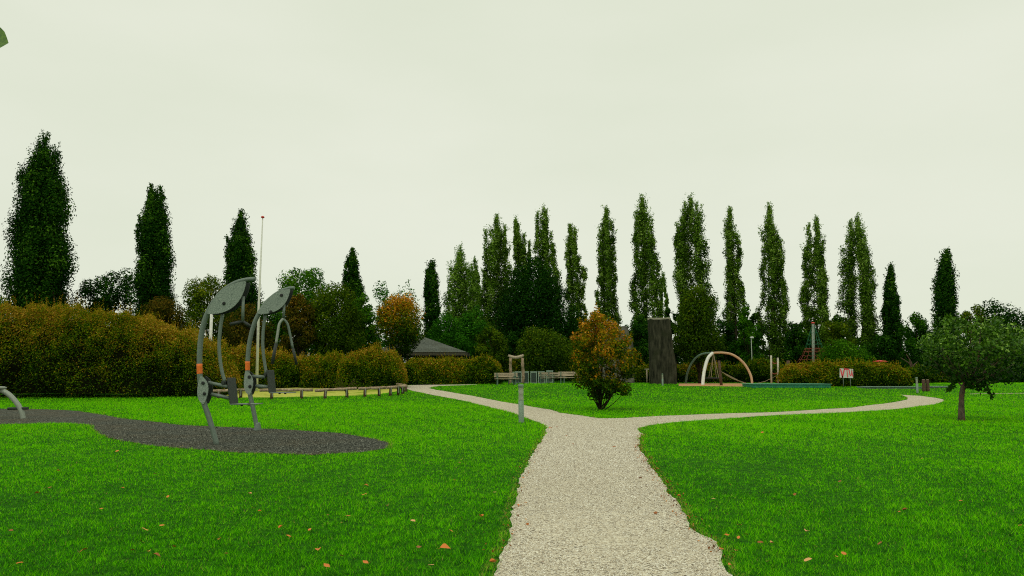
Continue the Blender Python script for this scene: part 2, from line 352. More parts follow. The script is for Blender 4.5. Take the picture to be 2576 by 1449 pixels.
def sheet(name, sel, dz, mat, kind='structure'):
    fs = [ff[i] for i in np.nonzero(sel)[0]]
    used = sorted({i for f in fs for i in f}); mp_ = {u: k for k, u in enumerate(used)}
    me = bpy.data.meshes.new(name); me.from_pydata([tuple(V3[u] + np.array([0, 0, dz])) for u in used], [], [tuple(mp_[i] for i in f) for f in fs]); me.update()
    o = mesh_obj(name, me, mat); o["kind"] = kind; return o
sheet('ground', np.ones(len(ff), bool), 0.0, M['soil'])
IN = [inside(p, cen[:, 0], cen[:, 1]) for p in POLYS]
sheet('path', IN[0], 0.006, M['path'])
sheet('rubber_pad', IN[1], 0.006, M['pad'])
sheet('sand_court', IN[2] & ~IN[0], 0.005, M['sand'])
sheet('bark_chip_bed', IN[3], 0.007, M['bark_chips'])
sheet('bare_soil_track', IN[4], 0.004, M['wood'])

# ------------------------------------------------------------------ fast leaf / blade meshes
def fast_mesh(name, verts, nper, vals):
    """verts (N*nper,3), each nper verts one face"""
    me = bpy.data.meshes.new(name); n = len(verts); nf = n // nper
    me.vertices.add(n); me.vertices.foreach_set("co", verts.astype(np.float32).ravel())
    me.loops.add(n); me.loops.foreach_set("vertex_index", np.arange(n, dtype=np.int32))
    me.polygons.add(nf); me.polygons.foreach_set("loop_start", np.arange(0, n, nper, dtype=np.int32))
    a = me.attributes.new("v", 'FLOAT', 'POINT'); a.data.foreach_set("value", np.repeat(vals, nper).astype(np.float32))
    me.update(calc_edges=True); return me
def unit(a): return a / np.maximum(np.linalg.norm(a, axis=1, keepdims=True), 1e-9)
def leaves(C, size, up=0.0, aspect=0.6, outward=None, ob=0.0):
    """diamond leaf quads round centres C; size array; ob = how far they face outward"""
    n = len(C)
    nrm = RNG.normal(size=(n, 3)); nrm[:, 2] += up
    if outward is not None: nrm = unit(nrm) * (1 - ob) + outward * ob
    nrm = unit(nrm); t = RNG.normal(size=(n, 3)); a = unit(np.cross(nrm, t)); b = np.cross(nrm, a)
    s = size[:, None] * 0.5
    q = np.stack([C - a * s, C - b * s * aspect + a * s * 0.15, C + a * s, C + b * s * aspect + a * s * 0.15], 1)
    return q.reshape(-1, 3)

# ------------------------------------------------------------------ lawn blades
def lawn():
    n = 1150000
    d = np.exp(RNG.uniform(np.log(4.2), np.log(66.0), n)); x = (RNG.uniform(-1, 1, n)) * (0.78 * d + 1.5)
    keep = np.ones(n, bool)
    for k, p in enumerate(POLYS):
        tf = 0.035 * np.sin(x * 31 + 3 * np.sin(d * 13)) * np.sin(d * 27 + 2 * np.sin(x * 17)); jx, jy = RNG.normal(0, 0.02, n) + tf, RNG.normal(0, 0.03, n) + tf
        keep &= ~inside(p, x + jx, d + jy)
    # small mossy strays on the rubber pad edge stay out; worn furrows
    def line_dist(ax, ay, bx, by):
        t = np.clip(((x - ax) * (bx - ax) + (d - ay) * (by - ay)) / ((bx - ax) ** 2 + (by - ay) ** 2), 0, 1)
        return np.hypot(x - ax - t * (bx - ax), d - ay - t * (by - ay))
    fur = []
    for (a, b) in (((985, 1143), (1100, 1152)), ((1100, 1152), (1245, 1163)), ((1800, 1350), (1960, 1384))):
        A, B = gnd(*a), gnd(*b); fur.append(line_dist(A.x, A.y, B.x, B.y))
    fd = np.minimum.reduce(fur); wob = 0.06 + 0.03 * np.sin(x * 5)
    keep &= ~((fd < wob) & (RNG.random(n) < 0.75))
    x, d = x[keep], d[keep]; n = len(x); fd = fd[keep]
    z = hgt(x, d)
    low = np.sin(x * 0.45 + 0.8 * np.sin(d * 0.21)) * np.sin(d * 0.33 + x * 0.12) + 0.5 * np.sin(x * 1.7 + d * 0.9) * np.sin(d * 1.3 - x * 0.5)
    cl = np.sin(x * 7.3 + 2 * np.sin(d * 4.1)) * np.sin(d * 6.1 + 2 * np.sin(x * 3.3)) + 0.6 * np.sin(x * 19 + d * 7) * np.sin(d * 17 - x * 5)
    hh = (0.024 + 0.036 * RNG.random(n) ** 1.5 + 0.006 * low + 0.012 * cl) * np.clip(d / 14, 1, 1.7)
    hh = np.maximum(hh * 0.72, 0.012); wd = np.clip(0.00062 * d, 0.0030, 0.03) * RNG.uniform(0.7, 1.4, n)
    ang = RNG.uniform(0, 2 * np.pi, n); ln = RNG.normal(0, 0.55, (n, 2)) * hh[:, None]
    ax, ay = np.cos(ang) * wd / 2, np.sin(ang) * wd / 2
    base = np.column_stack([x, d, z - 0.004])
    v0 = base + np.column_stack([-ax, -ay, np.zeros(n)]); v1 = base + np.column_stack([ax, ay, np.zeros(n)])
    v2 = base + np.column_stack([ln[:, 0], ln[:, 1], hh])
    stripe = 0.05 * np.sin((x * 0.75 + d * 0.25) * 2.4) * np.clip((d - 6) / 8, 0, 1) * (x > 1)
    blot = np.sin(x * 2.3 + 1.7 * np.sin(d * 1.9)) * np.sin(d * 2.9 + 1.5 * np.sin(x * 1.3 + 2))
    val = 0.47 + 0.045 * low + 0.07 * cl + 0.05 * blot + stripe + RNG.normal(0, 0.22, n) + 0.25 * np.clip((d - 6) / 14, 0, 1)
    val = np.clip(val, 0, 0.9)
    # dry blades, mostly along the path margins
    edge = np.zeros(n, bool)
    for s in (0.10,):
        for dx, dy in ((s, 0), (-s, 0), (0, s), (0, -s)):
            edge |= inside(poly_path, x + dx, d + dy) | inside(poly_pad, x + dx, d + dy)
    dry = (RNG.random(n) < np.where(edge, 0.45, 0.015)); val = np.where(dry, RNG.uniform(0.9, 1.0, n), val)
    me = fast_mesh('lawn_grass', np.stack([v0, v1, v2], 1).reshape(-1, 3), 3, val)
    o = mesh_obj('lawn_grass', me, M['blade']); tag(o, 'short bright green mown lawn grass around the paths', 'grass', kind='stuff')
lawn()

# ------------------------------------------------------------------ loose stones on the gravel path
def loose(name, label, mat, poly, d0, d1, xr, n, r0, r1, cat):
    d = np.exp(RNG.uniform(np.log(d0), np.log(d1), n)); x = RNG.uniform(xr[0], xr[1], n); k = inside(poly, x, d) & (RNG.random(n) < np.clip((d1 - d) / (d1 * .5), 0, 1))
    x, d = x[k], d[k]; n = len(x); r = RNG.uniform(r0, r1, n) * np.clip(d / 8, 1, 1.8)
    c = np.column_stack([x, d, hgt(x, d) + 0.006 + r * 0.25]); a = RNG.uniform(0, 6.28, n)
    ax = np.column_stack([np.cos(a), np.sin(a), RNG.normal(0, .25, n)]) * r[:, None]; bx_ = np.column_stack([-np.sin(a), np.cos(a), RNG.normal(0, .25, n)]) * (r * RNG.uniform(.6, 1, n))[:, None]
    up = np.column_stack([RNG.normal(0, .3, n), RNG.normal(0, .3, n), np.ones(n)]) * (r * RNG.uniform(.5, .9, n))[:, None]
    t = [c + ax, c + bx_, c - ax, c - bx_]; tris = []
    for i in range(4): tris += [t[i], t[(i + 1) % 4], c + up]
    me = fast_mesh(name, np.stack(tris, 1).reshape(-1, 3), 3, np.repeat(RNG.random(n), 4))
    tag(mesh_obj(name, me, mat), label, cat, kind='stuff')
M['litter'] = foliage('leaf_litter', [(0.0, (0.06, 0.025, 0.008)), (0.4, (0.20, 0.075, 0.02)), (0.8, (0.50, 0.20, 0.05)), (1.0, (0.65, 0.35, 0.12))], 0.9, 0.1, 0.02)
def litter():
    C = []
    for pts_, per in ((MAIN_R, 60), (MAIN_L[:9], 22)):
        P = [gnd(*p) for p in pts_]
        for a, b in zip(P[:-1], P[1:]):
            m = max(2, int((b - a).length * per))
            t = RNG.random(m) ** (1 + RNG.random()); w_ = RNG.normal(0, .075, (m, 2))
            for u, q in zip(t, w_): c_ = a.lerp(b, float(u)); C.append((c_.x + q[0], c_.y + q[1], float(hgt(c_.x, c_.y)) + .02 + .012 * random.random()))
    C = np.array(C); o = fast_mesh('leaf_litter', leaves(C, RNG.uniform(.010, .032, len(C)), up=1.2), 4, RNG.random(len(C)))
    tag(mesh_obj('leaf_litter', o, M['litter']), 'small brown leaf litter gathered along the edges of the gravel path', 'leaf litter', kind='stuff')
litter()
M['pebble'] = foliage('pebbles', [(0.0, (0.18, 0.15, 0.11)), (0.10, (0.40, 0.34, 0.26)), (0.35, (0.62, 0.56, 0.44)), (0.8, (0.78, 0.74, 0.61)), (1.0, (0.98, 0.96, 0.87))], 0.9, 0.0, 0.02)
M['chip'] = foliage('rubber_chips', [(0.0, (0.03, 0.034, 0.028)), (0.5, (0.075, 0.08, 0.066)), (0.85, (0.15, 0.16, 0.13)), (0.97, (0.3, 0.31, 0.26)), (1.0, (0.24, 0.22, 0.15))], 0.9, 0.0, 0.02)
loose('loose_gravel', 'pale loose gravel stones covering the path', M['pebble'], poly_path, 4.6, 30, (-1.6, 5.5), 320000, 0.0035, 0.007, 'gravel')
loose('loose_chips', 'dark loose chips covering the pad under the exercise machines', M['chip'], poly_pad, 13, 28, (-16, 0), 110000, 0.0045, 0.009, 'rubber chips')

# ------------------------------------------------------------------ crowns
def crown_mesh(name, prof, Y, nleaf, leafpx, nclump, clump=0.30, stretch=1.3, off=(0, 0, 0), vbase=0.45, top_bonus=0.0, depthf=1.0, spikes=0, dens=1.0, side=0.0, vert_prof=None, shell=0.55):
    """crown filled with leaf clumps inside an outline prof = [(py, xl, xr)...] (frame px) seen at distance Y"""
    k = 1.0 / ppm(Y)
    ys = np.array([p[0] for p in prof], float); xl = np.array([p[1] for p in prof], float); xr = np.array([p[2] for p in prof], float)
    wgt = np.maximum(xr - xl, 4); cy = []
    # choose clump heights, area weighted
    g = np.linspace(ys[0], ys[-1], 200); gw = np.interp(g, ys, wgt); cdf = np.cumsum(gw ** 0.8); cdf /= cdf[-1]
    py = np.interp((np.arange(nclump) + RNG.random(nclump)) / nclump, cdf, g)
    L = np.interp(py, ys, xl); Rr = np.interp(py, ys, xr); half = (Rr - L) / 2
    maxw = wgt.max() / 2
    rc = clump * (0.45 * maxw + 0.55 * half) * RNG.uniform(0.8, 1.45, nclump)
    rc = np.minimum(rc, half * 0.95 + 2)
    th = RNG.uniform(0, 2 * np.pi, nclump); rr = (half - rc * 0.6).clip(0) * np.sqrt(RNG.uniform(0.2, 1, nclump))
    px = (L + Rr) / 2 + rr * np.cos(th)
    dY = rr * np.sin(th) * k * depthf
    ctr = np.array([at(a, b, Y) for a, b in zip(px, py)]); ctr[:, 1] += dY
    r3 = rc * k
    cv = RNG.normal(0, 0.10, nclump)
    wts = r3 ** 2; wts /= wts.sum(); idx = RNG.choice(nclump, nleaf, p=wts)
    dirv = unit(RNG.normal(size=(nleaf, 3))); rad = RNG.uniform(shell, 1.06, nleaf) ** 0.7
    bump = 1 + 0.16 * np.sin(dirv[:, 0] * 7 + idx) * np.sin(dirv[:, 2] * 6 + idx * 2)
    P = ctr[idx] + dirv * (r3[idx] * rad * bump)[:, None] * np.array([1, 1, stretch])
    val = vbase + cv[idx] + RNG.normal(0, 0.17, nleaf)
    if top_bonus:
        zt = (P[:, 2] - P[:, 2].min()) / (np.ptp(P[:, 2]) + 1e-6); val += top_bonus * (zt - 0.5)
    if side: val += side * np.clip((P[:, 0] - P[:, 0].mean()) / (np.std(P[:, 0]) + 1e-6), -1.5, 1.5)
    sz = leafpx * k * RNG.uniform(0.6, 1.3, nleaf)
    q = leaves(P, sz, outward=dirv, ob=0.6, up=0.4)
    vals = [val]; qs = [q]
    if spikes:                                     # loose shoots beyond the outline
        ns = spikes; sel = RNG.choice(nclump, ns)
        for s_ in sel:
            dv = unit(np.array([[RNG.normal(0, .5), RNG.normal(0, .5), RNG.uniform(0.6, 1.6)]]))[0]
            Ls = r3[s_] * RNG.uniform(0.5, 0.9); m = 14
            t = np.linspace(0.75, 1.0, m)[:, None] + 0
            pp = ctr[s_] + dv * (r3[s_] * np.array([1, 1, stretch])) * 0.9 + dv * Ls * (t - 0.75) * 3.2 + RNG.normal(0, leafpx * k * 0.5, (m, 3))
            qs.append(leaves(pp, np.full(m, leafpx * k))); vals.append(np.clip(vbase + 0.1 + RNG.normal(0, .12, m), 0, 1))
    q = np.concatenate(qs); vals = np.concatenate(vals)
    q = q - np.array(off)[None, :]
    return fast_mesh(name, q, 4, np.clip(vals, 0, 1)), ctr, r3

def tree(name, label, prof, Y, mat, leafpx=5.0, dens=1.0, nclump=60, clump=0.3, stretch=1.3, group=None, cat='tree', trunk_r=0.2, bark='bark', base=None, limbs=5, trunk_px=None, crown_name='crown', limb_from=0.3, **kw):
    area = sum((prof[i + 1][0] - prof[i][0]) * (prof[i][2] - prof[i][1] + prof[i + 1][2] - prof[i + 1][1]) / 2 for i in range(len(prof) - 1))
    nleaf = int(min(90000, area / (leafpx ** 2 * 0.17) * 3.3 * dens))
    botx = (prof[-1][1] + prof[-1][2]) / 2
    if base is None:
        b = at(botx if trunk_px is None else trunk_px, prof[-1][0], Y); b.z = float(hgt(b.x, b.y))
    else: b = gnd(*base)
    T = thing(name, label, cat, b, group)
    me, ctr, r3 = crown_mesh(crown_name, prof, b.y, nleaf, leafpx, nclump, clump, stretch, off=b, **kw)
    mesh_obj(crown_name, me, mat, T)
    m = MB(off=b)
    top = max(ctr, key=lambda c: c[2]); topz = top[2]
    botz = min(c[2] for c in ctr)
    mid = Vector((np.mean(ctr[:, 0]), np.mean(ctr[:, 1]), 0))
    P = [b + Vector((0, 0, -0.1)), Vector((b.x * .8 + mid.x * .2, b.y, b.z + (botz - b.z) * 0.6 + 0.3)), Vector((mid.x, b.y, b.z + (topz - b.z) * 0.55)), Vector((top[0], top[1], topz))]
    P = smooth_path(P, 4); nP = len(P)
    m.tube(P, [trunk_r * (1.15 if i == 0 else 1) * (1 - 0.93 * i / (nP - 1)) for i in range(nP)], 8, jit=0.1)
    for c in ctr[RNG.choice(len(ctr), min(limbs, len(ctr)), replace=False)]:
        c = Vector(c); zs = b.z + max((botz - b.z) * limb_from, 0.12, (c.z - b.z) * (random.uniform(0.35, 0.6) if limb_from > .15 else random.uniform(.12, .26)) if limb_from < .9 else botz - b.z + (c.z - botz) * .2); f = (zs - b.z) / max(topz - b.z, .1)
        s0 = P[min(nP - 1, int(f * (nP - 1)))]
        m.tube(smooth_path([s0, s0.lerp(c, 0.5) + Vector((0, 0, -0.06 * (c - s0).length)), c], 3), [trunk_r * (0.42 - 0.055 * q) * (1 - f * 0.5) for q in range(7)], 5)
    m.build('trunk', M[bark], T, True)
    return T

# ---- tall poplars on the skyline
POP = [
 ('pale green poplar, shortest and fullest, left end of the poplar row', [(625, 1150, 1164), (660, 1135, 1186), (720, 1123, 1200), (780, 1119, 1205), (860, 1120, 1205), (945, 1130, 1195)], 104, 'f_poplar_light'),
 ('thin poplar tip showing just right of the short pale poplar', [(655, 1190, 1197), (690, 1180, 1208), (760, 1178, 1215), (850, 1182, 1215), (945, 1188, 1210)], 116, 'f_poplar_light'),
 ('broad poplar with three spires, second tallest group left of centre', [(547, 1243, 1256), (585, 1222, 1276), (640, 1212, 1285), (720, 1206, 1290), (800, 1200, 1292), (945, 1205, 1290)], 110, 'f_poplar'),
 ('slim forked poplar with a thin bare top between two fuller poplars', [(556, 1290, 1304), (610, 1288, 1316), (650, 1290, 1334), (720, 1284, 1338), (800, 1282, 1340), (945, 1285, 1335)], 114, 'f_poplar'),
 ('poplar with twin rounded tops rising behind the wide dark tree', [(532, 1352, 1382), (570, 1343, 1390), (640, 1342, 1402), (720, 1345, 1412), (800, 1345, 1415), (945, 1350, 1410)], 108, 'f_poplar'),
 ('poplar leaning slightly left with a split tip, right of the wide dark tree', [(570, 1428, 1438), (610, 1420, 1456), (680, 1415, 1475), (760, 1418, 1478), (850, 1420, 1478), (945, 1425, 1470)], 110, 'f_poplar'),
 ('slender poplar standing directly behind the orange-leaved bush', [(527, 1519, 1531), (570, 1506, 1546), (640, 1499, 1555), (720, 1500, 1555), (780, 1496, 1563), (850, 1497, 1566), (945, 1502, 1562)], 108, 'f_poplar'),
 ('tallest poplar of the row, left of the stone pillar', [(500, 1610, 1622), (545, 1594, 1642), (620, 1593, 1652), (700, 1586, 1664), (780, 1582, 1670), (945, 1590, 1664)], 106, 'f_poplar'),
 ('small pale poplar half hidden behind the tallest poplar', [(690, 1662, 1670), (730, 1658, 1680), (790, 1655, 1686), (860, 1655, 1684), (945, 1660, 1680)], 122, 'f_poplar_light'),
 ('widest poplar with a broken double top above the rounded olive tree', [(503, 1722, 1752), (550, 1710, 1768), (600, 1694, 1776), (680, 1694, 1784), (760, 1698, 1797), (850, 1706, 1806), (945, 1712, 1800)], 106, 'f_poplar'),
 ('narrowest poplar, with a pinched waist, right of the olive tree', [(527, 1829, 1845), (570, 1822, 1852), (640, 1823, 1868), (690, 1826, 1860), (740, 1822, 1874), (840, 1816, 1888), (945, 1820, 1884)], 106, 'f_poplar'),
 ('tall poplar with ragged sides standing above the white posts', [(522, 1928, 1942), (560, 1916, 1956), (630, 1917, 1970), (700, 1917, 1976), (780, 1907, 1984), (860, 1910, 1988), (945, 1916, 1980)], 106, 'f_poplar'),
 ('airy poplar behind the rope climbing pyramid', [(558, 2036, 2066), (600, 2026, 2076), (680, 2018, 2082), (760, 2014, 2090), (850, 2020, 2090), (945, 2028, 2084)], 106, 'f_poplar'),
 ('broad poplar with a notched top, right end of the poplar row', [(556, 2132, 2172), (600, 2124, 2186), (680, 2120, 2206), (760, 2116, 2212), (850, 2124, 2216), (945, 2134, 2208)], 104, 'f_poplar'),
]
def poplar(label, prof, Y, mat, name='poplar_tree', group='tall poplars in a row along the skyline', dens=1.0, full=0.0, lpx=4.7, vb=0.52, spires=()):
    """upright tree: several vertical leaders, each a chain of leaf clumps that swell and pinch"""
    bx = (prof[-1][1] + prof[-1][2]) / 2; k = 1 / ppm(Y)
    b = at(bx, prof[-1][0], Y); b.z = float(hgt(b.x, b.y))
    T = thing(name, label, 'tree', b, group)
    ys = [p[0] for p in prof]; xls = [p[1] for p in prof]; xrs = [p[2] for p in prof]
    y0, y1 = ys[0], ys[-1]; wmax = max(r - l for l, r in zip(xls, xrs))
    nl = max(4, int(wmax / (9 if full == 0 else 13))); C = []; Rd = []; lim = MB(off=b)
    ph1, ph2, ph3 = (random.uniform(0, 6.28) for _ in range(3)); order = random.random()
    for j in range(nl):
        u0 = -0.9 + 1.8 * (j + 0.5) / nl + random.uniform(-.08, .08); th = random.uniform(-1, 1)
        topf = 0.0 if j in (nl // 2, (nl // 2 + 1 if full else -1)) else abs(u0) * 0.10 + random.uniform(0.0, 0.16)
        pts_ = []
        rbase = wmax * random.uniform(0.10, 0.15) * (1 + 0.35 * full)
        nn = int((y1 - y0) * (1 - topf) / (rbase * 0.95)) + 2
        for i in range(nn):
            t = topf + (1 - topf) * i / max(1, nn - 1)
            pyy = y0 + (y1 - y0) * t; l = np.interp(pyy, ys, xls); r = np.interp(pyy, ys, xrs)
            side = 1 + 0.13 * math.sin(t * 23 + ph1 + (3 if u0 > 0 else 0)) + 0.09 * math.sin(t * 51 + ph2 * (1 if u0 > 0 else 2))
            hw = (r - l) / 2 * side; cx = (l + r) / 2
            rc = min(hw * (0.95 - 0.35 * full) + 1, rbase * random.uniform(0.75, 1.35)) * (0.6 + 0.4 * min(1, i / 2))
            uu = u0 + random.uniform(-.10, .10)
            p = at(cx + uu * max(0, hw - rc * (0.3 + 0.5 * full)), pyy + random.uniform(-5, 5), Y); p.y += th * math.sqrt(max(0, 1 - min(1, uu * uu))) * hw * k * 0.8
            pts_.append(p.copy())
            if topf == 0 or random.random() < 0.74 + 0.22 * full + 0.18 * t: C.append(p); Rd.append(rc * k)
        pts_.reverse(); s = [b + Vector((0, 0, random.uniform(0.5, 2)))] + pts_[::4]
        if len(s) > 2: lim.tube(smooth_path(s, 2), [0.10 * (1 - 0.85 * q / (2 * (len(s) - 1))) for q in range(2 * (len(s) - 1) + 1)], 5)
    for sx, sy, sr in spires:
        yy = sy
        while yy < sy + 11 * sr:
            rr = sr * min(1, .45 + (yy - sy) / (5 * sr)) * random.uniform(.85, 1.15); p = at(sx + random.uniform(-1.5, 1.5), yy + rr, Y); p.y += random.uniform(-.5, .5); C.append(p); Rd.append(rr * k); yy += rr * 1.1
    C = np.array(C); Rd = np.array(Rd); area = sum((ys[i + 1] - ys[i]) * (xrs[i] - xls[i] + xrs[i + 1] - xls[i + 1]) / 2 for i in range(len(ys) - 1))
    n = int(min(150000, area * (1.65 + .3 * full) * dens * (4.2 / lpx) ** 2)); w_ = Rd ** 1.7; w_ /= w_.sum(); idx = RNG.choice(len(C), n, p=w_)
    dv = unit(RNG.normal(size=(n, 3))); P = C[idx] + dv * (Rd[idx] * RNG.uniform(0.3, 1.04, n))[:, None] * np.array([1, 1, 1.55])
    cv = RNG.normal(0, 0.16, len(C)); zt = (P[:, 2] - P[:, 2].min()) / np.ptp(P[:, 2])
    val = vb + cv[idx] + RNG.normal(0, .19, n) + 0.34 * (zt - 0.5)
    qs = [leaves(P, lpx * k * RNG.uniform(0.6, 1.35, n), outward=dv, ob=0.62, up=0.4)]; vs_ = [val]
    hi = np.argsort(-C[:, 2])[:max(6, len(C) // 7)]                       # leafy tips
    for c_ in hi:
        for _ in range(2):
            t = np.linspace(0, 1, 14)[:, None]; d_ = np.array([RNG.normal(0, .25), RNG.normal(0, .25), 1.0])
            qs.append(leaves(C[c_] + d_ * (Rd[c_] * (1.1 + t * (1.3 - .5 * full))) + RNG.normal(0, lpx * k * .45, (14, 3)), np.full(14, lpx * k * .8))); vs_.append(vb + .3 + RNG.normal(0, .1, 14))
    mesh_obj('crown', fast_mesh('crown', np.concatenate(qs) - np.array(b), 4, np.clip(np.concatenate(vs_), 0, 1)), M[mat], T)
    lim.tube([b + Vector((0, 0, -.1)), b + Vector((0, 0, 4)), at(bx, (y0 * 0.35 + y1 * 0.65), Y)], [0.4, 0.3, 0.06], 8)
    lim.build('trunk', M['bark'], T, True)
SPIRES = {1243: [(1249, 546, 8), (1222, 580, 7), (1270, 568, 8)], 1290: [(1297, 556, 7), (1318, 590, 6), (1332, 610, 6)], 1352: [(1352, 538, 7), (1374, 531, 9)], 1428: [(1433, 569, 6), (1445, 576, 7)],
 1722: [(1722, 512, 7), (1738, 502, 7), (1752, 512, 8), (1703, 562, 8)], 2036: [(2034, 566, 7), (2054, 557, 9)], 2132: [(2140, 557, 8), (2160, 556, 8)], 1610: [(1614, 500, 8), (1600, 535, 6)], 1928: [(1936, 521, 8)], 1829: [(1836, 527, 8)], 1519: [(1525, 527, 7)],
 112: [(118, 336, 9), (82, 343, 8), (140, 341, 9), (46, 428, 11), (165, 462, 11)], 374: [(380, 470, 9), (407, 474, 9), (350, 540, 8)], 598: [(608, 540, 11), (575, 598, 8)], 878: [(884, 633, 8)], 1078: [(1086, 664, 8), (1072, 680, 6)], 2234: [(2240, 672, 8)], 2376: [(2383, 630, 9)]}
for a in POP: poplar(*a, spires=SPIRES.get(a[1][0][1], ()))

# ---- dark columnar oaks
OAK = [
 ('huge dark columnar oak with three leafy tips, far left', [(350, 100, 135), (375, 76, 148), (400, 64, 154), (440, 32, 158), (520, 24, 172), (600, 8, 175), (680, 2, 178), (760, 6, 178), (900, 6, 178)], 62),
 ('dark columnar oak with a forked tip, second from the left edge', [(470, 374, 384), (490, 368, 414), (540, 352, 430), (600, 344, 440), (680, 334, 444), (750, 330, 446), (900, 330, 450)], 74),
 ('dark columnar oak behind the flagpole and the nearer exercise machine', [(541, 598, 618), (570, 580, 636), (620, 566, 646), (690, 560, 652), (760, 560, 664), (900, 560, 670)], 86),
 ('small dark columnar oak behind the farther exercise machine, above the rust shrubs', [(633, 878, 890), (660, 862, 904), (700, 858, 914), (750, 860, 920), (880, 860, 924)], 96),
 ('small dark columnar oak right of the round orange-topped tree', [(664, 1078, 1094), (690, 1064, 1104), (740, 1061, 1112), (800, 1060, 1116), (900, 1062, 1116)], 98),
 ('slim dark columnar oak at the right end of the poplar row', [(672, 2234, 2244), (710, 2226, 2254), (760, 2218, 2264), (840, 2212, 2276), (930, 2212, 2278)], 100),
 ('dark columnar oak above the small tree on the right', [(630, 2376, 2390), (660, 2356, 2402), (710, 2342, 2414), (770, 2338, 2426), (850, 2336, 2432), (940, 2336, 2432)], 88),
]
for lb, pr, Y in OAK:
    poplar(lb, pr, Y, 'f_dark', 'columnar_oak_tree', 'dark columnar oaks', dens=1.5, full=1.0, lpx=6.0 if pr[0][0] < 400 else 5.2, vb=0.44, spires=SPIRES.get(pr[0][1], ()))

